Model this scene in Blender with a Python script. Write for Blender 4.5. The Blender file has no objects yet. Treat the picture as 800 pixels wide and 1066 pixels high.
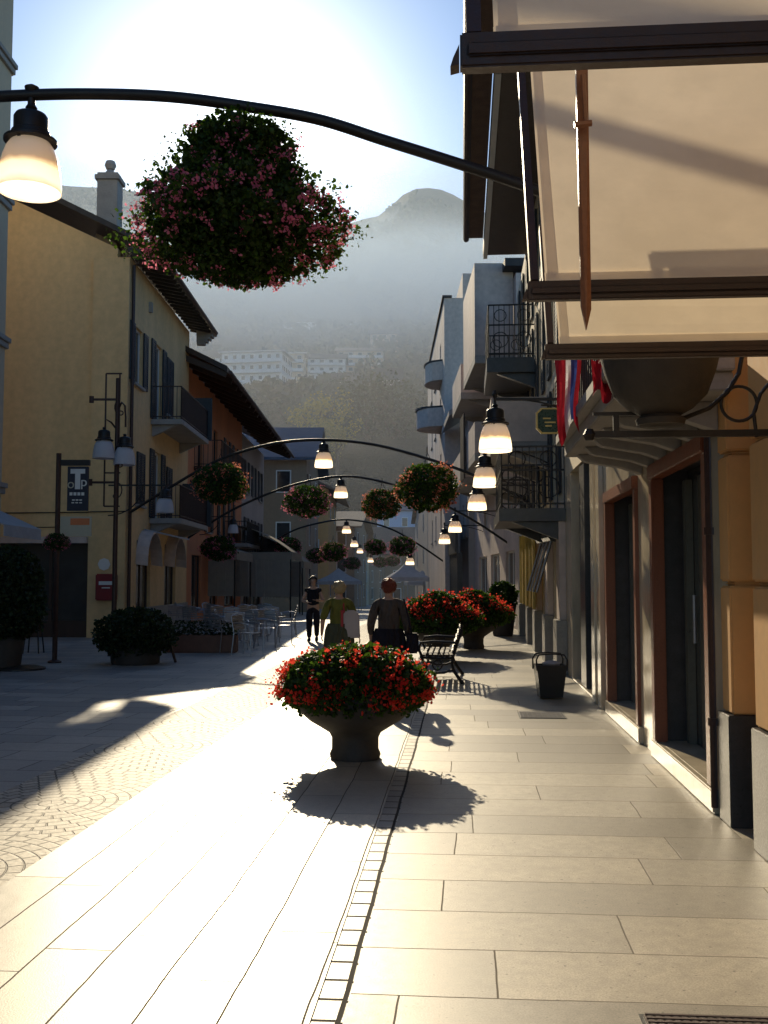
import bpy, bmesh, math, random
import numpy as np
from mathutils import Vector, Matrix, Quaternion
random.seed(7); RNG = np.random.default_rng(11)
R = math.radians
scene = bpy.context.scene
COL = scene.collection

# ------------------------------------------------------------------ camera numbers (800x1066 frame of the photograph)
F = 1050.0; PITCH = math.atan2(69, 1050); CAMZ = 1.6
cp, sp = math.cos(PITCH), math.sin(PITCH)
def ray(px, py):
    x = px - 400; z = 533 - py
    return x, F*cp - z*sp, z*cp + F*sp
def at(px, py, Y):
    x, f, u = ray(px, py); return Vector((x/f*Y, Y, CAMZ + u/f*Y))
def gz(Y): return 0.0 if Y < 35 else -0.02*(min(Y, 160) - 35)
def G(px, py):
    x, f, u = ray(px, py); Y = CAMZ/(-u)*f
    return Vector((x/f*Y, Y, 0))
A = math.atan(0.078)                     # street direction, clockwise from +Y
WX = 1.74                                # right-hand wall line passes (WX, 0)
def wallx(Y): return WX + 0.078*Y
def W(x, y, z=0.0):                      # wall frame -> world (x<0 towards the street)
    return Vector((WX + x*math.cos(A) + y*math.sin(A), -x*math.sin(A) + y*math.cos(A), z))

# ------------------------------------------------------------------ materials
def nodes(name):
    m = bpy.data.materials.new(name); m.use_nodes = True
    nt = m.node_tree; nt.nodes.clear()
    return m, nt
def N(nt, t, **kw):
    n = nt.nodes.new(t)
    for k, v in kw.items():
        if k in n.inputs: n.inputs[k].default_value = v
        else: setattr(n, k, v)
    return n
def L(nt, a, b): nt.links.new(a, b)
def ramp(nt, fac, stops):
    r = nt.nodes.new('ShaderNodeValToRGB'); L(nt, fac, r.inputs[0])
    e = r.color_ramp.elements
    while len(e) < len(stops): e.new(0.5)
    for i, (p, c) in enumerate(stops):
        e[i].position = p; e[i].color = (c, c, c, 1) if isinstance(c, (int, float)) else (*c, 1)
    return r.outputs[0]
def mix(nt, fac, a, b, mode='MIX'):
    m = nt.nodes.new('ShaderNodeMix'); m.data_type = 'RGBA'; m.blend_type = mode
    for i, v in ((0, fac), (6, a), (7, b)):
        if hasattr(v, 'is_linked') or hasattr(v, 'links'): L(nt, v, m.inputs[i])
        else: m.inputs[i].default_value = v if i == 0 else (*v, 1)
    return m.outputs[2]
def out(nt, sh, disp=None):
    o = nt.nodes.new('ShaderNodeOutputMaterial'); L(nt, sh, o.inputs[0]); return o
def coords(nt, scale=(1, 1, 1), rot=(0, 0, 0), loc=(0, 0, 0)):
    tc = nt.nodes.new('ShaderNodeTexCoord'); mp = nt.nodes.new('ShaderNodeMapping')
    mp.inputs['Scale'].default_value = scale; mp.inputs['Rotation'].default_value = rot; mp.inputs['Location'].default_value = loc
    L(nt, tc.outputs['Object'], mp.inputs[0]); return mp.outputs[0]
def noise(nt, vec, scale, detail=4, rough=0.6):
    n = nt.nodes.new('ShaderNodeTexNoise'); L(nt, vec, n.inputs['Vector'])
    n.inputs['Scale'].default_value = scale; n.inputs['Detail'].default_value = detail; n.inputs['Roughness'].default_value = rough
    return n.outputs['Fac']
def bump(nt, h, strength, dist):
    b = nt.nodes.new('ShaderNodeBump'); L(nt, h, b.inputs['Height']); b.inputs['Strength'].default_value = strength
    b.inputs['Distance'].default_value = dist; return b.outputs[0]

def plain(name, c, rough=0.6, metal=0.0, var=0.25, scale=3.0, bs=0.15, bd=0.01, streak=False, spec=0.5):
    m, nt = nodes(name)
    v = coords(nt); v2 = coords(nt, (1, 1, 0.18)) if streak else v
    n1 = noise(nt, v2, scale, 5); n2 = noise(nt, v, scale*9, 4)
    d = tuple(x*(1-var) for x in c); b = tuple(min(1, x*(1+var*0.5)) for x in c)
    col = mix(nt, ramp(nt, n1, [(0.3, 0.0), (0.7, 1.0)]), d, b)
    col = mix(nt, 0.35, col, mix(nt, ramp(nt, n2, [(0.35, 0.0), (0.65, 1.0)]), d, b))
    p = N(nt, 'ShaderNodeBsdfPrincipled', Metallic=metal)
    p.inputs['Specular IOR Level'].default_value = spec
    L(nt, col, p.inputs['Base Color'])
    L(nt, ramp(nt, n2, [(0.2, max(0.03, rough-0.12)), (0.8, min(1, rough+0.12))]), p.inputs['Roughness'])
    if bs: L(nt, bump(nt, n2, bs, bd), p.inputs['Normal'])
    out(nt, p.outputs[0]); return m

def stone(name, c1, c2, mortar, bw, rh, ms, rot, rough=(0.35, 0.55), offset=0.5, joint=0.012, speck=120, squash=1.0, sqf=2, spec=0.5, slabvar=1.0, coat=0.0):
    """paving: brick pattern with speckled stone, world/object coordinates"""
    m, nt = nodes(name)
    v = coords(nt, rot=(0, 0, rot))
    w = nt.nodes.new('ShaderNodeVectorMath'); w.operation = 'MULTIPLY_ADD'
    nw = nt.nodes.new('ShaderNodeTexNoise'); L(nt, v, nw.inputs['Vector']); nw.inputs['Scale'].default_value = 1.3; nw.inputs['Detail'].default_value = 4
    L(nt, nw.outputs['Color'], w.inputs[0]); w.inputs[1].default_value = (0.035, 0.035, 0); L(nt, v, w.inputs[2])
    b = N(nt, 'ShaderNodeTexBrick', offset=offset, offset_frequency=2, squash=squash, squash_frequency=sqf)
    sx_ = nt.nodes.new('ShaderNodeSeparateXYZ'); L(nt, w.outputs[0], sx_.inputs[0])         # each course starts at its own place
    dr_ = N(nt, 'ShaderNodeMath', operation='DIVIDE'); L(nt, sx_.outputs[1], dr_.inputs[0]); dr_.inputs[1].default_value = rh
    fl_ = N(nt, 'ShaderNodeMath', operation='FLOOR'); L(nt, dr_.outputs[0], fl_.inputs[0])
    wn_ = nt.nodes.new('ShaderNodeTexWhiteNoise'); wn_.noise_dimensions = '1D'; L(nt, fl_.outputs[0], wn_.inputs['W'])
    ax_ = N(nt, 'ShaderNodeMath', operation='MULTIPLY_ADD'); L(nt, wn_.outputs['Value'], ax_.inputs[0]); ax_.inputs[1].default_value = bw*3.7; L(nt, sx_.outputs[0], ax_.inputs[2])
    cx_ = nt.nodes.new('ShaderNodeCombineXYZ'); L(nt, ax_.outputs[0], cx_.inputs[0]); L(nt, sx_.outputs[1], cx_.inputs[1])
    L(nt, cx_.outputs[0], b.inputs['Vector'])
    b.inputs['Scale'].default_value = 1; b.inputs['Brick Width'].default_value = bw; b.inputs['Row Height'].default_value = rh
    b.inputs['Mortar Size'].default_value = ms; b.inputs['Mortar Smooth'].default_value = 0.35; b.inputs['Bias'].default_value = 0
    b.inputs['Color1'].default_value = (0, 0, 0, 1); b.inputs['Color2'].default_value = (1, 1, 1, 1); b.inputs['Mortar'].default_value = (0.5, 0.5, 0.5, 1)
    sl = nt.nodes.new('ShaderNodeSeparateColor'); L(nt, b.outputs['Color'], sl.inputs[0])
    n1 = noise(nt, v, 1.1, 6, 0.65); n2 = noise(nt, v, speck, 3, 0.7); n3 = noise(nt, v, 14, 5, 0.7)
    t = N(nt, 'ShaderNodeMath', operation='MULTIPLY_ADD'); L(nt, sl.outputs[0], t.inputs[0]); t.inputs[1].default_value = 0.5*slabvar
    L(nt, n1, t.inputs[2])
    base = mix(nt, ramp(nt, t.outputs[0], [(0.3, 0.0), (0.95, 1.0)]), c1, c2)
    base = mix(nt, ramp(nt, n2, [(0.42, 0.0), (0.62, 0.5)]), base, tuple(x*0.45 for x in c1))
    base = mix(nt, ramp(nt, n3, [(0.35, 0.4), (0.6, 0.0)]), base, tuple(x*0.55 for x in c1)); base = mix(nt, ramp(nt, noise(nt, v, 0.55, 5, .7), [(.42, .0), (.62, .5)]), base, tuple(x*.62 for x in c1)); base = mix(nt, ramp(nt, noise(nt, v, 38, 1, .5), [(.70, .0), (.74, .7)]), base, tuple(x*.3 for x in c1))
    base = mix(nt, 1.0, base, ramp(nt, sl.outputs[0], [(0.0, (.74, .74, .76)), (0.5, (.92, .91, .9)), (1.0, (1.08, 1.05, 1.0))]), 'MULTIPLY')
    base = mix(nt, b.outputs['Fac'], base, mortar)
    p = N(nt, 'ShaderNodeBsdfPrincipled'); L(nt, base, p.inputs['Base Color']); p.inputs['Specular IOR Level'].default_value = spec
    ra = N(nt, 'ShaderNodeMath', operation='MULTIPLY_ADD'); L(nt, sl.outputs[0], ra.inputs[0]); ra.inputs[1].default_value = 0.35; L(nt, n3, ra.inputs[2])
    rr = ramp(nt, ra.outputs[0], [(0.3, rough[0]), (0.95, rough[1])])
    L(nt, mix(nt, b.outputs['Fac'], rr, (0.95, 0.95, 0.95)), p.inputs['Roughness'])
    h = N(nt, 'ShaderNodeMath', operation='MULTIPLY_ADD'); L(nt, b.outputs['Fac'], h.inputs[0]); h.inputs[1].default_value = -1.0
    h2 = N(nt, 'ShaderNodeMath', operation='MULTIPLY'); L(nt, n2, h2.inputs[0]); h2.inputs[1].default_value = 0.12; L(nt, h2.outputs[0], h.inputs[2])
    L(nt, bump(nt, h.outputs[0], 0.6, joint), p.inputs['Normal'])
    if coat: p.inputs['Coat Weight'].default_value = coat; p.inputs['Coat Roughness'].default_value = 0.3
    out(nt, p.outputs[0]); return m

def leafmat(name, dark, light, trans=0.45, tcol=None):
    m, nt = nodes(name)
    g = nt.nodes.new('ShaderNodeNewGeometry')
    col = mix(nt, g.outputs['Random Per Island'], dark, light)
    p = N(nt, 'ShaderNodeBsdfPrincipled', Roughness=0.55); L(nt, col, p.inputs['Base Color']); p.inputs['Specular IOR Level'].default_value = 0.3
    t = nt.nodes.new('ShaderNodeBsdfTranslucent')
    if tcol: t.inputs[0].default_value = (*tcol, 1)
    else: L(nt, mix(nt, 1.0, col, (2.2, 2.2, 1.2), 'MULTIPLY'), t.inputs[0])
    ms = nt.nodes.new('ShaderNodeMixShader'); ms.inputs[0].default_value = trans
    L(nt, p.outputs[0], ms.inputs[1]); L(nt, t.outputs[0], ms.inputs[2]); out(nt, ms.outputs[0]); return m

def fabric(name, c, trans=0.3, var=0.12, scale=4, tint=None, fold=0):
    m, nt = nodes(name)
    v = coords(nt); n1 = noise(nt, v, scale, 6, 0.65); n2 = noise(nt, v, 260, 2)
    n0 = noise(nt, v, 1.4, 3)
    col = mix(nt, ramp(nt, n1, [(0.35, 0.0), (0.6, 1.0)]), tuple(x*(1-var) for x in c), c)
    col = mix(nt, ramp(nt, n0, [(0.40, 0.5), (0.52, 0.0)]), col, tuple(x*(1-var*1.3) for x in c))
    p = N(nt, 'ShaderNodeBsdfPrincipled', Roughness=0.85); L(nt, col, p.inputs['Base Color']); p.inputs['Specular IOR Level'].default_value = 0.15
    if fold:
        wv = nt.nodes.new('ShaderNodeTexWave'); wv.inputs['Scale'].default_value = 3.2; wv.inputs['Distortion'].default_value = 9; wv.inputs['Detail'].default_value = 3; L(nt, v, wv.inputs['Vector'])
        L(nt, bump(nt, wv.outputs['Fac'], 0.8, fold), p.inputs['Normal'])
    else: L(nt, bump(nt, n2, 0.2, 0.002), p.inputs['Normal'])
    t = nt.nodes.new('ShaderNodeBsdfTranslucent'); L(nt, col, t.inputs[0])
    if tint: L(nt, mix(nt, 1.0, col, tint, 'MULTIPLY'), t.inputs[0])
    ms = nt.nodes.new('ShaderNodeMixShader'); ms.inputs[0].default_value = trans
    L(nt, p.outputs[0], ms.inputs[1]); L(nt, t.outputs[0], ms.inputs[2]); out(nt, ms.outputs[0]); return m

def glass(name, c=(0.02, 0.022, 0.025), rough=0.08):
    m, nt = nodes(name); v = coords(nt)
    p = N(nt, 'ShaderNodeBsdfPrincipled'); p.inputs['Specular IOR Level'].default_value = 0.7
    L(nt, mix(nt, noise(nt, v, 1.2, 4), tuple(x*0.5 for x in c), tuple(x*2.2 for x in c)), p.inputs['Base Color'])
    L(nt, ramp(nt, noise(nt, v, 3, 4), [(0.3, rough), (0.8, rough+0.12)]), p.inputs['Roughness']); out(nt, p.outputs[0]); return m

def shade_lit(name, strength, z0, z1):
    """opal lamp shade, glowing where the bulb is"""
    m, nt = nodes(name)
    tc = nt.nodes.new('ShaderNodeTexCoord'); s = nt.nodes.new('ShaderNodeSeparateXYZ'); L(nt, tc.outputs['Object'], s.inputs[0])
    mr = nt.nodes.new('ShaderNodeMapRange'); L(nt, s.outputs[2], mr.inputs[0]); mr.inputs[1].default_value = z0; mr.inputs[2].default_value = z1
    nn = noise(nt, tc.outputs['Object'], 6, 2)
    ad = N(nt, 'ShaderNodeMath', operation='MULTIPLY_ADD'); L(nt, nn, ad.inputs[0]); ad.inputs[1].default_value = 0.22; L(nt, mr.outputs[0], ad.inputs[2])
    e = ramp(nt, ad.outputs[0], [(0.08, 0.55), (0.24, 1.0), (0.5, 0.95), (0.64, 0.16), (1.0, 0.09)])
    c = ramp(nt, ad.outputs[0], [(0.05, (1, 0.62, 0.36)), (0.25, (1, 0.86, 0.6)), (0.5, (1, 0.84, 0.5)), (0.62, (1, 0.55, 0.22)), (0.8, (1, 0.62, 0.42)), (1, (0.9, 0.7, 0.55))])
    p = N(nt, 'ShaderNodeBsdfPrincipled', Roughness=0.18); p.inputs['Base Color'].default_value = (0.75, 0.7, 0.62, 1)
    L(nt, c, p.inputs['Emission Color'])
    mu = N(nt, 'ShaderNodeMath', operation='MULTIPLY'); L(nt, e, mu.inputs[0]); mu.inputs[1].default_value = strength
    L(nt, mu.outputs[0], p.inputs['Emission Strength'])
    t = nt.nodes.new('ShaderNodeBsdfTranslucent'); t.inputs[0].default_value = (0.8, 0.75, 0.66, 1)
    a = nt.nodes.new('ShaderNodeMixShader'); a.inputs[0].default_value = 0.25
    L(nt, p.outputs[0], a.inputs[1]); L(nt, t.outputs[0], a.inputs[2]); out(nt, a.outputs[0]); return m

M = {}
M['yellow'] = plain('yellow_stucco', (0.74, 0.51, 0.25), 0.85, var=0.26, scale=0.6, bd=0.01, streak=True)
M['cream'] = plain('cream_stucco', (0.66, 0.55, 0.38), 0.85, var=0.2, scale=0.7, streak=True)
M['orange'] = plain('orange_stucco', (0.66, 0.26, 0.12), 0.85, var=0.22, scale=0.7, streak=True)
M['rust_stucco'] = plain('warm_orange_stucco', (0.70, 0.40, 0.16), 0.8, var=0.15, scale=1.2, streak=True)
M['gable_panel'] = plain('buff_stucco', (0.55, 0.46, 0.33), 0.85, var=0.15, scale=0.8, streak=True)
M['greywall'] = plain('grey_stucco', (0.42, 0.37, 0.34), 0.85, var=0.22, scale=0.5, streak=True)
M['whitewall'] = plain('white_render', (0.62, 0.51, 0.45), 0.8, var=0.35, scale=0.6, streak=True)
M['brownwall'] = plain('brown_stucco', (0.30, 0.22, 0.15), 0.85, var=0.25, scale=0.5, streak=True)
M['stonebase'] = plain('plinth_stone', (0.30, 0.28, 0.25), 0.5, var=0.3, scale=4)
M['darkstone'] = plain('dark_granite', (0.05, 0.05, 0.055), 0.35, var=0.4, scale=8)
M['marble'] = plain('polished_marble', (0.66, 0.61, 0.52), 0.26, var=0.18, scale=2.2, bs=0.0, streak=True, spec=1.0)
def polished(name, c, rough):
    m, nt = nodes(name); v = coords(nt); n1 = noise(nt, coords(nt, (1, 1, .3)), 1.6, 7, .7); n2 = noise(nt, v, 3, 6, .75)
    p = N(nt, 'ShaderNodeBsdfPrincipled'); p.inputs['Specular IOR Level'].default_value = 0.9
    L(nt, mix(nt, ramp(nt, n1, [(.35, 0.0), (.65, 1.0)]), tuple(x*.62 for x in c), c), p.inputs['Base Color']); L(nt, ramp(nt, n2, [(.3, rough), (.8, rough+.1)]), p.inputs['Roughness'])
    out(nt, p.outputs[0]); return m
M['marble'] = polished('polished_marble', (0.68, 0.58, 0.43), 0.15)
M['roof'] = plain('slate_roof', (0.055, 0.05, 0.048), 0.7, var=0.4, scale=5, bs=0.6, bd=0.03)
M['tileroof'] = plain('brown_roof', (0.16, 0.10, 0.07), 0.75, var=0.4, scale=4, bs=0.6, bd=0.03)
M['blueroof'] = plain('blue_metal_roof', (0.06, 0.085, 0.13), 0.85, var=0.25, scale=2)
M['darkwood'] = plain('dark_wood', (0.050, 0.024, 0.015), 0.5, var=0.4, scale=6, streak=True)
M['redwood'] = plain('mahogany_frame', (0.24, 0.075, 0.035), 0.35, var=0.3, scale=6, streak=True)
M['arm'] = plain('varnished_wood', (0.30, 0.12, 0.06), 0.4, var=0.35, scale=9, streak=True)
M['iron'] = plain('dark_iron', (0.025, 0.022, 0.022), 0.45, var=0.3, scale=12, metal=0.3)
M['rustiron'] = plain('brown_iron', (0.06, 0.03, 0.025), 0.5, var=0.35, scale=12, metal=0.2)
M['navyshutter'] = plain('dark_shutter', (0.022, 0.026, 0.035), 0.5, var=0.3, scale=7)
M['alu'] = plain('brushed_aluminium', (0.33, 0.34, 0.38), 0.38, metal=0.85, var=0.15, scale=30)
M['concrete'] = plain('concrete', (0.34, 0.32, 0.30), 0.8, var=0.25, scale=3)
M['pot'] = plain('cast_stone_pot', (0.055, 0.047, 0.04), 0.7, var=0.35, scale=9, bs=0.4, bd=0.006)
M['terracotta'] = plain('terracotta', (0.17, 0.08, 0.05), 0.7, var=0.25, scale=6)
M['bin'] = plain('black_plastic', (0.02, 0.02, 0.02), 0.4, var=0.2, scale=10)
M['glass'] = glass('dark_window_glass')
M['shopglass'] = glass('shop_window_glass', (0.035, 0.036, 0.036), 0.05)
M['greendoor'] = plain('dark_door_panel', (0.12, 0.125, 0.11), 0.35, var=0.3, scale=3, streak=True)
M['opal'] = fabric('opal_glass', (0.72, 0.72, 0.78), 0.35, var=0.04)
M['lit'] = shade_lit('glowing_opal_glass', 2.2, -0.44, -0.02)
M['lit_near'] = shade_lit('glowing_opal_glass_large', 1.35, -0.44, -0.02)
m, nt = nodes('bulb_glow'); e = nt.nodes.new('ShaderNodeEmission'); e.inputs[0].default_value = (1, 0.8, 0.5, 1); e.inputs[1].default_value = 14
nz = noise(nt, coords(nt), 5); L(nt, ramp(nt, nz, [(0, (1, .75, .45)), (1, (1, .85, .6))]), e.inputs[0]); out(nt, e.outputs[0]); M['bulb'] = m
M['canvas'] = fabric('cream_canvas', (0.86, 0.80, 0.71), 0.38, var=0.10, scale=5, tint=(1.0, 0.92, 0.80))
M['greyawn'] = fabric('grey_awning', (0.42, 0.37, 0.30), 0.25)
M['whitecloth'] = fabric('white_canvas', (0.6, 0.6, 0.62), 0.3)
M['redflag'] = fabric('red_cloth', (0.36, 0.02, 0.035), 0.3, var=0.3, fold=0.03)
M['whiteflag'] = fabric('white_cloth', (0.7, 0.68, 0.7), 0.4)
M['blueflag'] = fabric('blue_cloth', (0.05, 0.08, 0.3), 0.3)
M['yellowcloth'] = fabric('ochre_cloth', (0.55, 0.36, 0.06), 0.25, var=0.3)
M['green_leaf'] = leafmat('geranium_leaf', (0.010, 0.024, 0.005), (0.05, 0.10, 0.016), 0.4)
M['dark_leaf'] = leafmat('shrub_leaf', (0.010, 0.018, 0.007), (0.03, 0.05, 0.015), 0.25)
M['red_petal'] = leafmat('red_petal', (0.6, 0.015, 0.015), (0.9, 0.07, 0.04), 0.5, (1.0, 0.10, 0.06))
M['pink_petal'] = leafmat('pink_petal', (0.6, 0.08, 0.22), (0.9, 0.3, 0.46), 0.55, (0.95, 0.3, 0.42))
M['salmon_petal'] = leafmat('salmon_petal', (0.5, 0.10, 0.06), (0.75, 0.22, 0.14), 0.45, (0.95, 0.35, 0.22))
M['tree_leaf'] = leafmat('far_leaf', (0.010, 0.020, 0.010), (0.03, 0.05, 0.018), 0.12)
M['gold_leaf'] = leafmat('autumn_leaf', (0.10, 0.10, 0.02), (0.22, 0.18, 0.04), 0.35)
M['trunk'] = plain('bark', (0.07, 0.05, 0.035), 0.9)
M['skin'] = plain('skin', (0.50, 0.29, 0.20), 0.5, var=0.1, scale=20, bs=0.05)
M['olive'] = fabric('olive_shirt', (0.20, 0.19, 0.045), 0.12, var=0.2, fold=0.03)
M['darkcloth'] = fabric('dark_trousers', (0.025, 0.022, 0.03), 0.02, fold=0.03)
M['blackcloth'] = fabric('black_vest', (0.02, 0.02, 0.025), 0.02, fold=0.03)
M['brownjacket'] = fabric('grey_brown_jacket', (0.11, 0.085, 0.075), 0.04, var=0.25, fold=0.03)
M['khaki'] = fabric('khaki_skirt', (0.10, 0.10, 0.06), 0.05, fold=0.03)
M['bag'] = fabric('white_bag', (0.6, 0.52, 0.5), 0.2)
M['redstrap'] = plain('red_strap', (0.4, 0.03, 0.03))
M['blonde'] = plain('pale_blond_hair', (0.45, 0.33, 0.18), 0.4, var=0.3, scale=60, bs=0.8, bd=0.01)
M['redhair'] = plain('auburn_hair', (0.20, 0.035, 0.015), 0.4, var=0.4, scale=60, bs=0.8, bd=0.01)
M['darkhair'] = plain('dark_hair', (0.03, 0.02, 0.015), 0.4, var=0.4, scale=60, bs=0.8, bd=0.01)
M['navy'] = plain('navy_banner', (0.012, 0.014, 0.035), 0.5, scale=9)
M['white'] = plain('white_paint', (0.7, 0.7, 0.68), 0.5, var=0.08)
M['beige'] = plain('beige_paint', (0.45, 0.42, 0.32), 0.5, var=0.08)
M['signorange'] = plain('orange_paint', (0.6, 0.18, 0.06), 0.5, var=0.1)
M['postred'] = plain('red_enamel', (0.22, 0.015, 0.02), 0.35, var=0.15)
M['signgreen'] = plain('dark_green_enamel', (0.012, 0.05, 0.035), 0.3, var=0.2)
M['gold'] = plain('gilt_edge', (0.55, 0.42, 0.16), 0.35, metal=0.6, var=0.2)
M['hillwall'] = plain('pale_house_wall', (0.66, 0.66, 0.68), 0.85, var=0.12, scale=0.3)
M['hillwarm'] = plain('warm_house_wall', (0.58, 0.47, 0.36), 0.85, var=0.15, scale=0.3)
M['bluehouse'] = plain('pale_blue_wall', (0.32, 0.42, 0.60), 0.8, var=0.12, scale=0.4)

SD = A
M['slab_left'] = stone('long_granite_slabs', (0.47, 0.42, 0.33), (0.64, 0.58, 0.45), (0.09, 0.075, 0.05), 1.15, 0.3083, 0.0045, R(90), rough=(0.36, 0.50), joint=0.01, spec=1.0, slabvar=1.5)
M['slab_right'] = stone('broad_granite_slabs', (0.29, 0.25, 0.185), (0.46, 0.40, 0.30), (0.15, 0.125, 0.09), 1.65, 0.50, 0.0042, 0, spec=0.9, rough=(0.42, 0.55), joint=0.008, squash=0.78, sqf=3, slabvar=1.6)
M['slab_far'] = stone('piazza_slabs', (0.36, 0.355, 0.35), (0.50, 0.48, 0.45), (0.09, 0.085, 0.08), 0.9, 0.45, 0.006, R(3), rough=(0.42, 0.55), joint=0.006)
M['channel'] = stone('channel_blocks', (0.42, 0.38, 0.31), (0.58, 0.53, 0.44), (0.03, 0.026, 0.022), 0.19, 0.12, 0.011, R(90), rough=(0.35, 0.5), joint=0.012)
def cobbles(name):
    m, nt = nodes(name); tc = nt.nodes.new('ShaderNodeTexCoord')
    # concentric fans of small setts: polar coordinates about a centre in the middle of the band, fading to rows
    s = nt.nodes.new('ShaderNodeSeparateXYZ'); L(nt, tc.outputs['Object'], s.inputs[0])
    def mth(op, a, b=None, c=None):
        n = N(nt, 'ShaderNodeMath', operation=op)
        for i, v in enumerate((a, b, c)):
            if v is None: continue
            if isinstance(v, (int, float)): n.inputs[i].default_value = v
            else: L(nt, v, n.inputs[i])
        return n.outputs[0]
    yy = mth('SUBTRACT', mth('PINGPONG', mth('ADD', s.outputs[1], 40.0), 2.1), 0.9)
    xx = mth('SUBTRACT', s.outputs[0], 0.0)
    r = mth('SQRT', mth('ADD', mth('MULTIPLY', xx, xx), mth('MULTIPLY', mth('MULTIPLY', yy, yy), 0.8)))
    th = mth('ARCTAN2', yy, xx)
    cb = nt.nodes.new('ShaderNodeCombineXYZ'); L(nt, mth('MULTIPLY', th, mth('MAXIMUM', mth('SNAP', r, 0.09), 0.09)), cb.inputs[0]); L(nt, r, cb.inputs[1])
    b = N(nt, 'ShaderNodeTexBrick'); L(nt, cb.outputs[0], b.inputs['Vector']); b.inputs['Scale'].default_value = 1
    b.inputs['Brick Width'].default_value = 0.12; b.inputs['Row Height'].default_value = 0.09; b.inputs['Mortar Size'].default_value = 0.008
    b.inputs['Mortar Smooth'].default_value = 0.6; b.inputs['Color1'].default_value = (0.40, 0.35, 0.28, 1); b.inputs['Color2'].default_value = (0.58, 0.52, 0.42, 1); b.inputs['Mortar'].default_value = (0.10, 0.088, 0.07, 1)
    n3 = noise(nt, tc.outputs['Object'], 30, 4)
    col = mix(nt, ramp(nt, n3, [(0.35, 0.4), (0.6, 0.0)]), b.outputs['Color'], (0.10, 0.09, 0.08))
    p = N(nt, 'ShaderNodeBsdfPrincipled', Roughness=0.62); L(nt, col, p.inputs['Base Color'])
    h = mth('MULTIPLY_ADD', b.outputs['Fac'], -1.0, mth('MULTIPLY', n3, 0.3))
    L(nt, bump(nt, h, 0.9, 0.015), p.inputs['Normal']); out(nt, p.outputs[0]); return m
M['cobble'] = cobbles('fan_cobbles')

# ------------------------------------------------------------------ mesh helpers
class MB:
    def __init__(s): s.v = []; s.f = []; s.smooth = False
    def add(s, vs, fs):
        o = len(s.v); s.v += [tuple(v) for v in vs]; s.f += [tuple(i+o for i in f) for f in fs]; return s
    def box(s, x0, x1, y0, y1, z0, z1):
        if x0 > x1: x0, x1 = x1, x0
        return s.add([(x, y, z) for z in (z0, z1) for y in (y0, y1) for x in (x0, x1)],
                     [(0, 2, 3, 1), (4, 5, 7, 6), (0, 1, 5, 4), (2, 6, 7, 3), (0, 4, 6, 2), (1, 3, 7, 5)])
    def bar(s, a, b, w, h=None, up=(0, 0, 1)):
        a = Vector(a); b = Vector(b); d = (b-a).normalized(); h = h or w
        u = Vector(up)
        if abs(d.dot(u)) > 0.98: u = Vector((1, 0, 0))
        sx = d.cross(u).normalized(); sz = sx.cross(d).normalized()
        vs = [p + sx*i*w/2 + sz*j*h/2 for p in (a, b) for i, j in ((-1, -1), (1, -1), (1, 1), (-1, 1))]
        return s.add(vs, [(0, 3, 2, 1), (4, 5, 6, 7), (0, 1, 5, 4), (1, 2, 6, 5), (2, 3, 7, 6), (3, 0, 4, 7)])
    def tube(s, pts, r, n=8, closed=False):
        pts = [Vector(p) for p in pts]; k = len(pts); rr = r if isinstance(r, (list, tuple)) else [r]*k
        rings = []; prev = None
        for i, p in enumerate(pts):
            d = (pts[(i+1) % k] - pts[i-1]) if closed else (pts[min(i+1, k-1)] - pts[max(i-1, 0)])
            d.normalize()
            if prev is None:
                u = Vector((0, 0, 1)) if abs(d.z) < 0.9 else Vector((1, 0, 0)); prev = (u - d*u.dot(d)).normalized()
            else: prev = (prev - d*prev.dot(d)).normalized()
            q = d.cross(prev)
            rings.append([p + prev*math.cos(2*math.pi*j/n)*rr[i] + q*math.sin(2*math.pi*j/n)*rr[i] for j in range(n)])
        vs = [v for g in rings for v in g]; fs = []
        for i in range(k if closed else k-1):
            a = i*n; b = ((i+1) % k)*n
            for j in range(n): fs.append((a+j, a+(j+1) % n, b+(j+1) % n, b+j))
        if not closed: fs += [tuple(range(n))[::-1], tuple(range((k-1)*n, k*n))]
        return s.add(vs, fs)
    def lathe(s, prof, c=(0, 0, 0), n=20, caps=True):
        vs = []; fs = []
        for r, z in prof:
            vs += [(c[0]+r*math.cos(2*math.pi*j/n), c[1]+r*math.sin(2*math.pi*j/n), c[2]+z) for j in range(n)]
        for i in range(len(prof)-1):
            for j in range(n): fs.append((i*n+j, i*n+(j+1) % n, (i+1)*n+(j+1) % n, (i+1)*n+j))
        if caps: fs += [tuple(range(n))[::-1], tuple(range((len(prof)-1)*n, len(prof)*n))]
        return s.add(vs, fs)
    def quad(s, *p): return s.add(p, [tuple(range(len(p)))])
    def prism(s, poly, d):              # poly: list of 3D points, d: extrusion vector
        n = len(poly); d = Vector(d); p = [Vector(q) for q in poly]
        return s.add(p + [q+d for q in p], [tuple(range(n))[::-1], tuple(range(n, 2*n))] + [(i, (i+1) % n, n+(i+1) % n, n+i) for i in range(n)])
    def build(s, name, m, parent=None, smooth=False, loc=None, bev=0):
        me = bpy.data.meshes.new(name); me.from_pydata(s.v, [], s.f); me.materials.append(M[m] if isinstance(m, str) else m)
        bm = bmesh.new(); bm.from_mesh(me); bmesh.ops.recalc_face_normals(bm, faces=bm.faces)
        if bev:
            eds = [e for e in bm.edges if len(e.link_faces) == 2 and e.calc_face_angle(0) > 0.6]
            bmesh.ops.bevel(bm, geom=eds, offset=bev, segments=2, affect='EDGES', clamp_overlap=True)
        bm.to_mesh(me); bm.free()
        if smooth:
            me.polygons.foreach_set('use_smooth', [True]*len(me.polygons))
            try: me.set_sharp_from_angle(angle=R(40))
            except Exception: pass
        return link(name, me, parent, loc)
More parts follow.
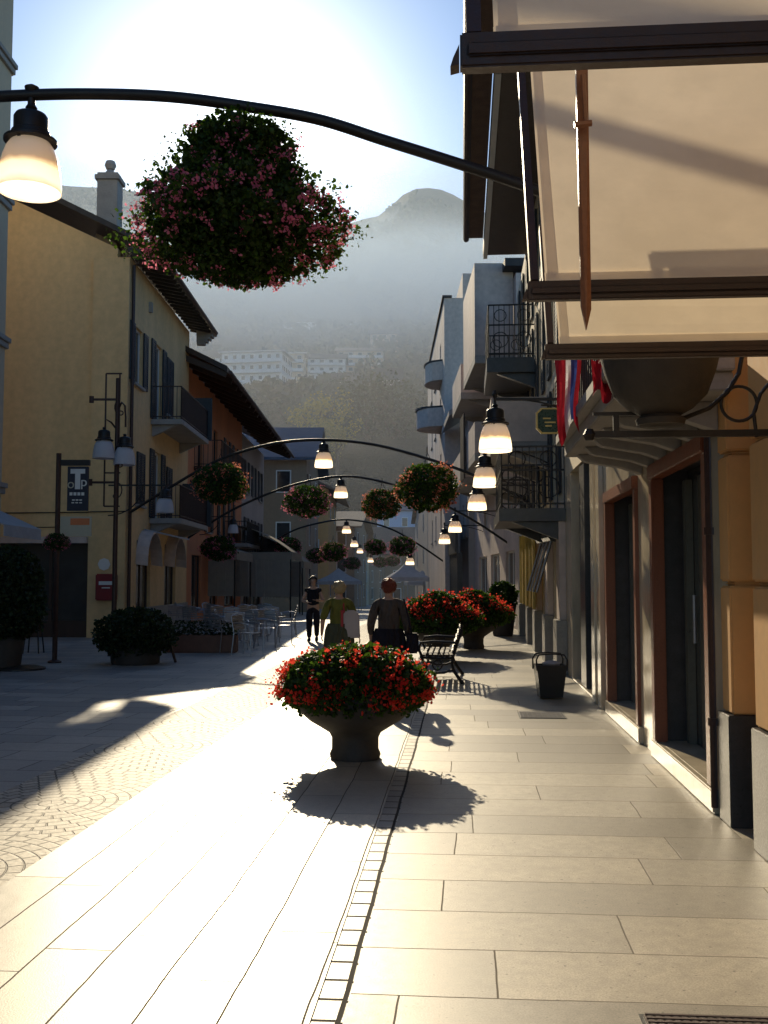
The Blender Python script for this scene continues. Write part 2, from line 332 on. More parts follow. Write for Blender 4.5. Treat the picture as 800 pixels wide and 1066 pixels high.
def link(name, me, parent=None, loc=None):
    o = bpy.data.objects.new(name, me); COL.objects.link(o)
    if parent: o.parent = parent
    if loc is not None: o.location = loc
    return o
def tag(o, label=None, cat=None, group=None, kind=None):
    if label: o['label'] = label
    if cat: o['category'] = cat
    if group: o['group'] = group
    if kind: o['kind'] = kind
    return o
def thing(name, label, cat, loc=(0, 0, 0), rz=0, group=None):
    o = bpy.data.objects.new(name, None); COL.objects.link(o); o.location = loc; o.rotation_euler = (0, 0, rz)
    o.empty_display_size = 0.2
    return tag(o, label, cat, group)
def dup(root, label, loc, rz=None, scale=None, group=None):
    r = root.copy(); COL.objects.link(r); r.location = loc; r['label'] = label
    if rz is not None: r.rotation_euler = (0, 0, rz)
    if scale: r.scale = (scale,)*3 if not isinstance(scale, tuple) else scale
    if group: r['group'] = group
    def rec(a, b):
        for ch in list(a.children):
            if ch.name.startswith('__'): continue
            c = ch.copy(); COL.objects.link(c); c.parent = b; rec(ch, c)
    rec(root, r); return r

# leaves as many small faces ------------------------------------------------
def leaf_mesh(P, size, name, mat, k=6, up=0.35, cup=0.25, jit=0.4):
    n = len(P); nr = RNG.normal(size=(n, 3)); nr[:, 2] += up*2; nr /= np.linalg.norm(nr, axis=1)[:, None]
    t = np.cross(nr, RNG.normal(size=(n, 3))); t /= np.linalg.norm(t, axis=1)[:, None] + 1e-9; b = np.cross(nr, t)
    s = size*(1 + jit*(RNG.random(n)-0.5)*2); V = np.zeros((n, k, 3))
    for j in range(k):
        a = 2*math.pi*j/k; rad = (1.0 if j % 2 == 0 else 0.82)
        V[:, j] = P + (t*math.cos(a)*rad + b*math.sin(a)*0.8*rad)*s[:, None]*0.5 + nr*(cup*s*0.3*(1 if j % 2 else -1))[:, None]
    V = V.reshape(-1, 3); F_ = np.arange(n*k).reshape(n, k)
    me = bpy.data.meshes.new(name); me.from_pydata(V.tolist(), [], F_.tolist()); me.materials.append(M[mat]); return me
def pts_profile(prof, n, lo=0.55, hi=1.04, squash=1.0, bumps=0.16, flat=0.0, seed=0):
    """points in a lathe-like body: prof = [(z, r)], denser near the surface, lumpy outline"""
    rng = np.random.default_rng(seed+5)
    z = np.array([p[0] for p in prof]); r = np.array([p[1] for p in prof])
    order = np.argsort(z); z = z[order]; r = r[order]
    zz = []
    while len(zz) < n:
        c = rng.uniform(z[0], z[-1], n); w = np.interp(c, z, r); zz += list(c[rng.random(n)*r.max() < w + 0.05])
    zz = np.array(zz[:n]); th = rng.random(n)*2*math.pi
    lump = 1 + bumps*(np.sin(th*3+zz*7+seed)*0.45 + np.sin(th*7-zz*11+2*seed)*0.35 + np.sin(th*13+zz*23)*0.3)
    u = lo + (hi-lo)*np.sqrt(rng.random(n)); rad = np.interp(zz, z, r)*lump*u
    return np.stack([rad*np.cos(th), rad*np.sin(th)*squash, zz + rng.normal(size=n)*0.015], 1)
def blossoms(prof, nc, per, spread, size, name, mat, seed=1, lo=0.92, hi=1.08, zmin=None, bumps=0.16):
    C = pts_profile(prof, nc*3 if zmin is not None else nc, lo, hi, bumps=bumps, seed=seed)
    if zmin is not None: C = C[C[:, 2] > zmin][:nc]
    P = np.repeat(C, per, 0) + RNG.normal(size=(len(C)*per, 3))*spread
    return leaf_mesh(P, size, name, mat, k=5, up=0.2, cup=0.1)

# ------------------------------------------------------------------ the ground
def strip(name, v0, v1, m, z, u0=-8, u1=165, rz=-A, org=(0, 0)):
    mb = MB()
    us = [u0, 0, 10, 20, 35, 60, 90, 120, u1]
    for a, b in zip(us[:-1], us[1:]):
        mb.quad((v0, a, gz(a)+z), (v1, a, gz(a)+z), (v1, b, gz(b)+z), (v0, b, gz(b)+z))
    o = mb.build(name, m); o.rotation_euler = (0, 0, rz); return tag(o, kind='structure')
mb = MB(); e = 6000
mb.quad((-e, -60, -0.02), (e, -60, -0.02), (e, 30, -0.02), (-e, 30, -0.02)); mb.quad((-e, 30, -0.02), (e, 30, -0.02), (e, 170, -2.6), (-e, 170, -2.6)); mb.quad((-e, 170, -2.6), (e, 170, -2.6), (e, e, -2.6), (-e, e, -2.6))
tag(mb.build('ground', 'concrete'), kind='structure')
strip('pavement_square', -22, -3.45, 'slab_far', 0.0)
cz = strip('cobbled_band', -0.52, 0.52, 'cobble', 0.0); cz.location = (-2.93*math.cos(A), 2.93*math.sin(A), 0)
def shift(o, v): o.location = (v*math.cos(A), -v*math.sin(A), 0)
shift(strip('street_slabs', 0, 1.85, 'slab_left', 0.0), -2.41)
shift(strip('drainage_channel', 0, 0.12, 'channel', -0.006), -0.56)
strip('pavement_walkway', -0.44, 4.2, 'slab_right', 0.0)

# ------------------------------------------------------------------ building kit: facade along local Y, outward = s * X
class Fac:
    def __init__(s, root, sgn): s.root = root; s.s = sgn
    def b(s, mb, a0, a1, o0, o1, z0, z1): return mb.box(*sorted((s.s*o0, s.s*o1)), a0, a1, z0, z1)
    def wall(s, name, m, a0, a1, z0, z1, holes=(), th=0.3, o=0.0, parent=None):
        mb = MB(); As = sorted({a0, a1, *[h[0] for h in holes], *[h[1] for h in holes]}); Zs = sorted({z0, z1, *[h[2] for h in holes], *[h[3] for h in holes]})
        for i in range(len(As)-1):
            run = None
            for j in range(len(Zs)-1):
                ca, cz_ = (As[i]+As[i+1])/2, (Zs[j]+Zs[j+1])/2
                solid = not any(h[0] < ca < h[1] and h[2] < cz_ < h[3] for h in holes)
                if solid: run = [run[0], Zs[j+1]] if run else [Zs[j], Zs[j+1]]
                if run and (not solid or j == len(Zs)-2): s.b(mb, As[i], As[i+1], o-th, o, *run); run = None
        return mb.build(name, m, parent or s.root)
    def window(s, a0, a1, z0, z1, shut=True, frame='white', depth=0.14, glassm='glass', shm='navyshutter', o=0.0, sill=True, closed=False):
        mb = MB(); t = 0.06
        for q in ((a0, a0+t, z0, z1), (a1-t, a1, z0, z1), (a0+t, a1-t, z0, z0+t), (a0+t, a1-t, z1-t, z1), ((a0+a1)/2-t/2, (a0+a1)/2+t/2, z0+t, z1-t)):
            s.b(mb, q[0], q[1], o-depth, o-depth+0.05, q[2], q[3])
        w = mb.build('window', frame, s.root)
        s.b(MB(), 0, 0, 0, 0, 0, 0)
        p = MB(); s.b(p, a0+t, a1-t, o-depth-0.01, o-depth+0.02, z0+t, z1-t); p.build('pane', glassm, w)
        if sill:
            p = MB(); s.b(p, a0-0.08, a1+0.08, o+0.002, o+0.09, z0-0.07, z0-0.002); p.build('sill', 'concrete', w)
        if shut:
            h = (a1-a0)/2
            if closed: spans = [(a0+0.01, (a0+a1)/2-0.01), ((a0+a1)/2+0.01, a1-0.01)]
            else: spans = [(a0-h-0.02, a0-0.02), (a1+0.02, a1+h+0.02)]
            for q0, q1 in spans:
                p = MB(); o1 = o+0.012
                for q in ((q0, q0+0.06, z0, z1), (q1-0.06, q1, z0, z1), (q0+.06, q1-.06, z0, z0+.08), (q0+.06, q1-.06, z1-.08, z1)): s.b(p, q[0], q[1], o1, o1+0.045, q[2], q[3])
                nz_ = int((z1-z0-.16)/0.07)
                for k in range(nz_):
                    zz = z0+.08+(k+0.1)*(z1-z0-.16)/nz_; s.b(p, q0+.06, q1-.06, o1+0.008, o1+0.034, zz, zz+0.05)
                p.build('shutter', shm, w)
        return w
    def balcony(s, a0, a1, z, out_=1.0, h=1.0, slab='concrete', m='iron', th=0.16, o=0.0, ornate=False, solid=None, step=0.11, nm='balcony', bulge=0):
        mb = MB(); s.b(mb, a0, a1, o+0.002, o+out_, z-th, z)
        n = 2
        for a in (a0+0.15, a1-0.35):
            mb.prism([(s.s*(o+0.003), a, z-th-0.35), (s.s*(o+0.003), a, z-th-0.001), (s.s*(o+out_*0.8), a, z-th-0.001)], (0, 0.18, 0))
        bal = mb.build(nm, slab, s.root, bev=0.008)
        if solid:
            p = MB(); s.b(p, a0, a1, o+out_-0.08, o+out_-0.002, z+.002, z+h)
            s.b(p, a0+.002, a0+0.08, o+0.01, o+out_-0.082, z+.002, z+h); s.b(p, a1-0.08, a1-.002, o+0.01, o+out_-0.082, z+.002, z+h)
            p.build('parapet', solid, bal)
        else:
            p = MB(); e = out_-0.05
            def X(v): return s.s*(o+v)
            cor = [(X(0.02), a0+.04), (X(e), a0+.04), (X(e), a1-.04), (X(0.02), a1-.04)]
            for zz in (z+0.08, z+h) + ((z+h*0.62,) if ornate else ()):
                for (xa, ya), (xb, yb) in zip(cor[:-1], cor[1:]): p.bar((xa, ya, zz), (xb, yb, zz), 0.035, 0.03)
            for (xa, ya), (xb, yb) in zip(cor[:-1], cor[1:]):
                ln = math.hypot(xb-xa, yb-ya); k = max(2, int(ln/step))
                for i in range(k+1):
                    t = i/k; p.bar((xa+(xb-xa)*t, ya+(yb-ya)*t, z+0.002), (xa+(xb-xa)*t, ya+(yb-ya)*t, z+h), 0.018)
                if ornate:
                    k = max(1, int(ln/0.42))
                    for i in range(k):
                        t = (i+.5)/k; cx, cy = xa+(xb-xa)*t, ya+(yb-ya)*t; dx, dy = (xb-xa)/ln, (yb-ya)/ln
                        for rr, cz_ in ((0.14, z+h*0.8), (0.18, z+h*0.34)):
                            p.tube([(cx+dx*rr*math.cos(q), cy+dy*rr*math.cos(q), cz_+rr*math.sin(q)) for q in [2*math.pi*j/14 for j in range(14)]], 0.011, 5, True)
            p.build('railing', m, bal)
        return bal

def gable_roof(mb, x0, x1, y0, y1, ze, zr, xr, th=0.18):
    """ridge along Y at x=xr"""
    for xa in (x0, x1):
        d = Vector((0, y1-y0, 0))
        mb.prism([(xa, y0, ze), (xr, y0, zr), (xr, y0, zr+th), (xa, y0, ze+th)], d)

# ================================================================== LEFT SIDE
# near-left building (its corner shows at the frame's edge)
XL0 = -9.1
t = thing('town_house', 'tall grey-buff building with moulded cornices at the near left corner', 'building', (XL0, 23.9, 0))
f = Fac(t, 1)
hs = [(a, a+1.3, z, z+1.9) for a in (-28, -24.5, -21, -17.5, -14, -10.5, -7, -3.4) for z in (4.6, 8.0, 11.4)]
f.wall('wall', 'gable_panel', -34, 0, 0, 16.2, hs, th=0.4)
mb = MB(); mb.box(-9, -0.402, -0.4, 0, 0, 16.2); mb.build('side_wall', 'gable_panel', t)
for h in hs: f.window(*h, shut=False)
for i, zz in enumerate((3.6, 7.1, 10.5, 13.9)):
    mb = MB(); f.b(mb, -34, 0.08, 0.002, 0.07, zz, zz+0.14); f.b(mb, -34, 0.1, 0.002, 0.12, zz+0.142, zz+0.26); mb.box(-9, 0, 0.002, 0.12, zz, zz+0.14); mb.build('cornice', 'concrete', t, bev=0.01)
mb = MB(); f.b(mb, -34.3, 0.2, -9, 0.5, 16.2, 16.5); mb.build('roof', 'roof', t)
# sloping white shop awning at the far corner
t = thing('shop_awning', 'small white sloping awning on the near left corner building', 'awning', (XL0, 23.9, 0))
mb = MB(); mb.prism([(0.02, -2.4, 3.2), (1.0, -2.4, 2.75), (1.0, -2.4, 2.72), (0.02, -2.4, 3.17)], (0, 2.3, 0)); mb.build('canopy', 'whitecloth', t)
mb = MB(); mb.box(0.98, 1.0, -2.4, -0.1, 2.5, 2.72); mb.build('valance', 'whitecloth', t)

# yellow building
XY = -7.04
t = thing('yellow_house', 'yellow stuccoed three-storey building with dark shutters and gable roof', 'building', (XY, 27.5, 0))
f = Fac(t, 1); D = 8.5
wins = [(0.55, 1.55, 7.1, 8.75), (4.75, 5.7, 6.9, 8.75), (1.0, 1.9, 3.7, 5.2), (4.9, 5.7, 3.55, 5.2)]
doors = [(3.1, 4.1, 6.42, 8.85), (3.1, 4.1, 3.42, 5.5)]
shops = [(1.2, 2.9, 0.5, 2.7), (4.9, 6.6, 0.5, 2.7)]
f.wall('wall', 'yellow', 0, D, 0, 10.5, wins+doors+shops, th=0.35)
mb = MB(); sh = (-5.4+XY*0, )
# gable (faces the camera) with the shop opening, polygon built in pieces
gx0, gx1 = -9.0, -0.352
mb.box(-1.0, gx1, 0, 0.3, 0, 10.5); mb.box(gx0, -3.5, 0, 0.3, 0, 10.5) if False else None
mb.prism([(gx1, 0, 10.502), (gx1, 0.0, 10.75), (-4.6, 0, 12.75), (gx0, 0, 10.75), (gx0, 0, 10.502)], (0, 0.3, 0))
mb.box(-1.0-1.95, -1.0, 0, 0.3, 2.6, 10.5); mb.box(gx0, -2.95, 0, 0.3, 2.6, 10.5)
mb.box(gx0, -5.4, 0, 0.3, 0, 2.6)
mb.build('gable_wall', 'yellow', t)
mb = MB(); mb.box(-1.0, 0.0, -0.10, -0.002, 0, 10.45); mb.build('pilaster', 'yellow', t)
mb = MB(); gable_roof(mb, 0.85, -10, -0.35, D+0.3, 10.55, 13.25, -4.6, 0.16)
for k in range(22):
    y = -0.3+k*(D+.5)/21; mb.bar((0.0, y, 10.62), (0.8, y, 10.46), 0.09, 0.12)
mb.build('roof', 'roof', t)
mb = MB()
for i in range(5): mb.box(0.25+i*0.001, 0.55+i*0.09, D+0.05-i*0.02, D+0.302+i*0.07, 10.05+i*0.1, 10.148+i*0.1)
mb.build('eave_moulding', 'concrete', t)
for w in wins: f.window(*w, shut=True, closed=(w[0] > 4 or w[2] < 5))
for w in doors: f.window(*w, shut=True, sill=False)
for w in shops:
    f.window(*w, shut=False, frame='darkwood')
f.balcony(2.7, 7.3, 6.4, 0.95, 1.0, m='rustiron'); f.balcony(2.7, 7.3, 3.4, 0.95, 1.0, m='rustiron')
for zz in (6.42, 3.42):
    mb = MB(); f.b(mb, 7.32, 7.38, 0.05, 1.05, zz-.05, zz+1.45); mb.build('privacy_screen', 'navyshutter', t)
mb = MB(); f.b(mb, 0.002, D, 0.002, 0.06, 0, 0.75); mb.build('plinth', 'stonebase', t)
# arched hoods over the ground-floor windows
for a in (1.15, 4.85):
    mb = MB(); pts = [(a+0.9-0.95*math.cos(q), 2.0+0.95*math.sin(q)) for q in [math.pi*k/12 for k in range(13)]]
    for (ya, za), (yb, zb) in zip(pts[:-1], pts[1:]):
        mb.prism([(0.002, ya, za), (0.35, ya, za-0.05), (0.35, yb, zb-0.05), (0.002, yb, zb)], ((0, 0, 0.06)))
    mb.build('arched_hood', 'whitewall', t)
mb = MB(); mb.prism([(0.02, 2.0, 3.05), (1.1, 2.0, 2.8), (1.1, 2.0, 2.76), (0.02, 2.0, 3.01)], (0, 1.3, 0)); mb.build('canopy', 'whitecloth', t)
mb = MB(); mb.tube([(0.92, -.3, 10.52), (0.92, D+.3, 10.52)], 0.07, 8); mb.build('gutter', 'rustiron', t)
mb = MB(); mb.tube([(0.07, .12, 0.1), (0.07, .12, 10.3), (.85, .12, 10.5)], 0.05, 8); mb.build('downpipe', 'rustiron', t)
mb = MB(); mb.tube([(-9, -.02, 3.42), (-5, -.02, 3.36), (-1.02, -.02, 3.4), (-1.0, -.12, 3.4), (0, -.12, 3.42)], 0.015, 5); mb.tube([(-3, -.02, 2.98), (-1.02, -.02, 3.0)], .012, 5); mb.build('cable', 'iron', t)
mb = MB(); mb.box(.003, .1, 2.2, 2.35, 9.55, 9.85); mb.build('wall_box', 'concrete', t)
# chimney
mb = MB(); cx, cy = -1.05, 1.6
mb.box(cx-.3, cx+.3, cy-.3, cy+.3, 11.0, 13.25); ch = mb.build('chimney', 'concrete', t, bev=0.01)
mb = MB(); mb.box(cx-.36, cx+.36, cy-.36, cy+.36, 13.252, 13.38); mb.box(cx-.3, cx+.3, cy-.3, cy+.3, 13.381, 13.46); mb.lathe([(0.2, 0), (0.13, 0.12), (0.08, 0.18)], (cx, cy, 13.461)); mb.lathe([(0.02, -.16), (0.12, -.12), (0.17, 0), (0.13, 0.12), (0.02, .17)], (cx, cy, 13.78), 16); mb.build('cap', 'concrete', ch, smooth=True)
# shopfront on gable
mb = MB(); mb.box(-5.4, -2.95+1.95, -0.25, -0.002, 2.55, 2.72); mb.build('shop_lintel', 'whitewall', t)
mb = MB(); mb.box(-5.38, -1.02, 0.16, 0.2, 0.45, 2.58); sf = mb.build('shop_window', 'shopglass', t)
mb = MB()
for x in (-5.4, -4.3, -3.2, -2.1, -1.08): mb.box(x, x+0.08, 0.08, 0.158, 0.45, 2.58)
mb.box(-5.4, -1.0, 0.08, 0.24, 0.0, 0.449); mb.build('frame', 'darkwood', sf)
for i in range(14):     # goods behind/along the shop window, low relief
    pass
# posters pinned on yellow corner
mb = MB(); mb.add([(-0.55+0.17*math.cos(q), -0.125, 1.98+0.17*math.sin(q)) for q in [math.pi*2*k/8 for k in range(8)]], [tuple(range(8))]); o = mb.build('wall_plaque', 'white', t)
b = thing('letter_box', 'red wall letter box with white slot label on the yellow corner', 'letter box', (XY-0.45, 27.3, 1.0))
mb = MB(); mb.box(-0.28, 0.28, -0.1, 0.09, 0, 0.72); mb.build('box', 'postred', b, bev=0.03)
mb = MB(); mb.box(-0.18, 0.18, -0.113, -0.102, 0.42, 0.52); mb.build('slot_label', 'white', b)
mb = MB(); mb.box(-0.1, 0.12, -0.113, -0.102, 0.33, 0.36); mb.build('notice', 'white', b)

# orange building
XO = -7.3
t = thing('orange_house', 'orange-red stuccoed house with deep dark timber eaves beyond the yellow building', 'building', (XO, 36.3, gz(40)))
f = Fac(t, 1); D = 15.2
wins = [(2.0, 3.0, 3.6, 5.4), (5.0, 6.0, 3.6, 5.4), (8.2, 9.2, 3.6, 5.4), (11.2, 12.2, 3.6, 5.4), (12.4, 13.4, 6.4, 8.1), (9.8, 10.8, 6.1, 8.1)]
dr = [(3.0, 4.0, 6.02, 8.1), (6.6, 7.6, 6.02, 8.1)]
gr = [(2, 4, 0.4, 2.6), (6, 8, 0.02, 2.6), (10, 13, 0.4, 2.6)]
f.wall('wall', 'orange', 0, D, 0, 9.6, wins+dr+gr, th=0.35)
mb = MB(); mb.prism([(-0.352, 0, 0), (-0.352, 0, 9.6), (-5, 0, 11.8), (-9.5, 0, 9.6), (-9.5, 0, 0)], (0, 0.3, 0)); mb.build('gable_wall', 'orange', t)
for w in wins: f.window(*w, shut=True)
for w in dr+gr: f.window(*w, shut=False, sill=False, frame='darkwood')
f.balcony(2.2, 9.2, 6.0, 1.1, 1.0, m='darkwood', slab='darkwood', step=0.16)
f.balcony(9.6, 14, 3.3, 1.1, 1.0, m='iron')
mb = MB(); gable_roof(mb, 1.75, -11.2, -1.0, D+9, 9.0, 12.2, -4.7, 0.2)
for k in range(20):
    y = -0.8+k*(D+9.4)/19; mb.bar((0.0, y, 9.62), (1.7, y, 8.93), 0.14, 0.2)
mb.build('roof', 'darkwood', t)
mb = MB(); mb.tube([(1.86, -1.0, 8.98), (1.86, D+9, 8.98)], 0.07, 8); mb.build('gutter', 'rustiron', t)
mb = MB(); mb.tube([(0.1, 0.2, 0.1), (0.1, 0.2, 9.2)], 0.06, 8); mb.build('downpipe', 'rustiron', t)

# grey facade beyond, cafe terrace in front
t = thing('grey_house', 'weathered grey house with tall shutters beyond the orange house', 'building', (XO, 51.8, gz(60)))
f = Fac(t, 1); D = 9.2
wins = [(a, a+1.0, z, z+1.7) for a in (1.0, 3.9, 6.8) for z in (3.6, 6.6)]
gr = [(0.8, 3, 0.1, 2.6), (4, 8, 0.1, 2.6)]
f.wall('wall', 'greywall', 0, D, 0, 9.55, wins+gr, th=0.35)
for w in wins: f.window(*w)
for w in gr: f.window(*w, shut=False, sill=False, frame='darkwood')
f.balcony(0.6, 8.4, 3.3, 1.0, 1.0)
def simple_house(name, label, px_x, Y, w, d, h, rz, wallm, roofm, rh=2.0, floors=3, cols=3, overh=0.5, over_wins=True, z0=None, shut=True, group=None, facade_y=True, win_w=1.0, win_h=1.5, baln=False, flat=False):
    """a free-standing house: base centre of its front at (x, Y), front faces -Y before rotation"""
    t = thing(name, label, 'building', (px_x, Y, gz(Y) if z0 is None else z0), rz, group)
    mb = MB(); mb.box(-w/2, w/2, 0.02, d, -3, h)
    if not flat: mb.prism([(-w/2, 0.02, h+.001), (w/2, 0.02, h+.001), (0, 0.02, h+rh)], (0, d-0.02, 0)) if not facade_y else mb.prism([(-w/2, 0.02, h+.001), (-w/2, d/2, h+rh), (-w/2, d, h+.001)], (w, 0, 0))
    mb.build('wall', wallm, t)
    mb = MB()
    if flat: mb.box(-w/2-overh, w/2+overh, -overh, d+overh, h+0.01, h+0.3)
    elif facade_y:
        for ya, yb in ((-overh, d/2), (d+overh, d/2)):
            za = h+.05-overh*rh/(d/2)
            mb.prism([(-w/2-overh, ya, za), (-w/2-overh, yb, h+rh+.05), (-w/2-overh, yb, h+rh+.25), (-w/2-overh, ya, za+.2)], (w+2*overh, 0, 0))
    else:
        for xa in (-w/2-overh, w/2+overh):
            za = h+.05-overh*rh/(w/2)
            mb.prism([(xa, -overh, za), (0, -overh, h+rh+.05), (0, -overh, h+rh+.25), (xa, -overh, za+.2)], (0, d+2*overh, 0))
    mb.build('roof', roofm, t)
    fh = h/floors
    for i in range(floors):
        for j in range(cols):
            for side in (0, 1):
                mb = MB(); q = MB()
                if side == 0:
                    c = -w/2 + (j+.5)*w/cols; z = i*fh+fh*0.3
                    mb.box(c-win_w/2, c+win_w/2, -0.03, 0.018, z, z+win_h); q.box(c-win_w/2+.08, c+win_w/2-.08, -0.045, -0.032, z+.08, z+win_h-.08)
                    if shut:
                        for sgn in (-1, 1): q2 = MB().box(*sorted((c+sgn*(win_w/2+.02), c+sgn*(win_w/2+.45))), -0.06, 0.018, z, z+win_h)
                else:
                    if j >= max(2, cols-1): continue
                    c = (j+.5)*d/max(2, cols-1); z = i*fh+fh*0.3; xs = w/2 if px_x < 0 else -w/2; sg = 1 if px_x < 0 else -1
                    mb.box(xs-0.018*sg*0+0.002*sg, xs+0.03*sg, c-win_w/2, c+win_w/2, z, z+win_h); q.box(xs+.032*sg, xs+.045*sg, c-win_w/2+.08, c+win_w/2-.08, z+.08, z+win_h-.08)
                fr = mb.build('window', 'white', t); q.build('pane', 'glass', fr)
    if baln:
        for i in range(1, floors):
            mb = MB(); mb.box(-w/2+0.3, w/2-0.3, -1.2, -0.032, i*fh-0.05, i*fh+0.12); mb.box(-w/2+.3, w/2-.3, -1.2, -1.1, i*fh+.121, i*fh+1.0); mb.build('balcony', 'hillwall', t)
    return t
simple_house('ochre_house', 'ochre gabled house with blue-grey metal roof beyond the grey house', -9.6, 66, 9, 12, 10.2, 0, 'brownwall', 'blueroof', 2.6, 3, 3, 0.8)
simple_house('brown_house', 'tan gabled house with deep brown roof on the far left', -8.4, 84, 7.5, 14, 10.0, 0, 'rust_stucco', 'tileroof', 1.7, 3, 3, 1.3, facade_y=False)
simple_house('street_house', 'dark shuttered house where the street bends out of sight', -7.0, 103, 8, 14, 8.2, R(-4), 'brownwall', 'tileroof', 1.8, 3, 3, 0.8)
simple_house('street_house', 'wide pale brown house closing the far end of the street', -1.5, 138, 16, 10, 7.2, R(-14), 'cream', 'tileroof', 3.4, 3, 6, 0.8)
simple_house('street_house', 'long low-roofed house stepping down behind the hanging baskets', 4.5, 122, 9, 10, 6.5, R(12), 'brownwall', 'tileroof', 3.0, 3, 3, 0.8)
simple_house('blue_house', 'pale blue house with white window frames above the far roofs', 3.4, 165, 9, 8, 15.2, 0, 'bluehouse', 'blueroof', 2.0, 4, 3, 0.4)

# cafe awnings
def cafe_awning(y0, y1, label, xo=2.9, zt=4.4, zb=3.1, m='greyawn'):
    t = thing('cafe_awning', label, 'awning', (XO, y0, gz(y0)), 0, 'cafe awnings')
    d = (0, y1-y0, 0); mb = MB(); n = 8
    pts = [(0.05+xo*(k/n), zt-(zt-zb)*(k/n)**1.7) for k in range(n+1)]
    for (xa, za), (xb, zb_) in zip(pts[:-1], pts[1:]): mb.prism([(xa, 0, za), (xb, 0, zb_), (xb, 0, zb_-.03), (xa, 0, za-.03)], d)
    mb.build('canopy', m, t)
    mb = MB(); mb.box(xo+.06, xo+.09, 0, y1-y0, zb-0.35, zb); mb.box(0.3, xo+.05, -0.03, -0.002, zb-0.35, zb-.02); mb.build('valance', m, t)
    for yy in (0.1, y1-y0-.1):
        mb = MB(); mb.tube([(xo, yy, 0), (xo, yy, zb-.36)], 0.035, 8); mb.build('post', 'iron', t)
    mb = MB()
    for k in range(9): mb.tube([(0.3+k*.31, -0.012, zb-.36), (0.3+k*.31+.04, -0.012, 0.9)], 0.012, 5)
    mb.box(0.25, xo-.02, -0.01, 0.01, 1.0, zb-.36); mb.build('side_curtain', m, t)
    return t
cafe_awning(47.5, 53, 'grey curved cafe awning nearest the chairs')
cafe_awning(54.5, 60, 'second grey curved cafe awning behind the first', zb=2.9)
cafe_awning(40.5, 45.5, 'narrow grey flat awning on the orange house', xo=1.3, zt=3.1, zb=2.8)

# ================================================================== RIGHT SIDE (wall frame)
def wroot(name, label, cat, y, x=0.0, z=0.0, group=None):
    return thing(name, label, cat, W(x, y, z), -A, group)
# near rusticated corner
t = wroot('corner_building', 'warm orange rusticated stucco building at the near right edge', 'building', 0)
f = Fac(t, -1)
def rustic(a0, a1, name):
    mb = MB(); z = 0.72; n = 0
    while z < 9.6:
        h = 0.86; f.b(mb, a0, a1, -0.35, 0.0, z+0.0, z+h-0.03); f.b(mb, a0+0.02, a1-0.02, -0.35, -0.03, z+h-0.03, z+h); z += h
    mb.build(name, 'rust_stucco', t, bev=0.012)
rustic(-6, 6.1, 'wall'); rustic(6.62, 6.86, 'pilaster')
mb = MB(); f.b(mb, 6.1, 6.62, -0.35, -0.27, 0.3, 9.6); mb.build('recess', 'rust_stucco', t)
mb = MB(); f.b(mb, -6, 6.09, -0.34, 0.03, 0, 0.715); f.b(mb, 6.6, 6.88, -0.34, 0.03, 0, 0.715); f.b(mb, 6.092, 6.598, -.34, -.2, 0, .3); mb.build('plinth', 'darkstone', t, bev=0.006)
mb = MB(); mb.tube([(-0.04, 6.97, 0.05), (-0.04, 6.97, 9.5)], 0.024, 10)
for z in (0.6, 1.9, 3.2, 4.6): mb.lathe([(0.034, 0), (0.034, 0.05)], (-0.04, 6.97, z), 10)
mb.build('downpipe', 'rustiron', t)
# shop building with the marble front
SY = 6.9
t = wroot('marble_shopfront', 'building with polished marble shopfront and two mahogany doorways', 'building', SY)
f = Fac(t, -1)
def rel(*q): return (q[0]-SY, q[1]-SY, q[2], q[3])
D2 = rel(7.08, 9.16, 0.16, 2.62); D1 = rel(10.0, 12.1, 0.16, 2.62); D0 = rel(13.35, 16.2, 0.02, 3.3)
f.wall('ground_floor_wall', 'marble', 0.12, 10.05, 0, 3.3, [D2, D1, D0], th=0.34)
f.wall('wall', 'cream', 0.12, 10.05, 3.302, 10.4, [rel(8, 9.1, 4, 6.3), rel(11, 12.1, 4, 6.3), rel(14, 15.1, 4, 6.3), rel(8, 9.1, 7.4, 9.3), rel(11, 12.1, 7.4, 9.3), rel(14, 15.1, 7.4, 9.3)], th=0.34)
for q in ((8, 9.1, 4, 6.3), (11, 12.1, 4, 6.3), (14, 15.1, 4, 6.3), (8, 9.1, 7.4, 9.3), (11, 12.1, 7.4, 9.3), (14, 15.1, 7.4, 9.3)): f.window(*rel(*q))
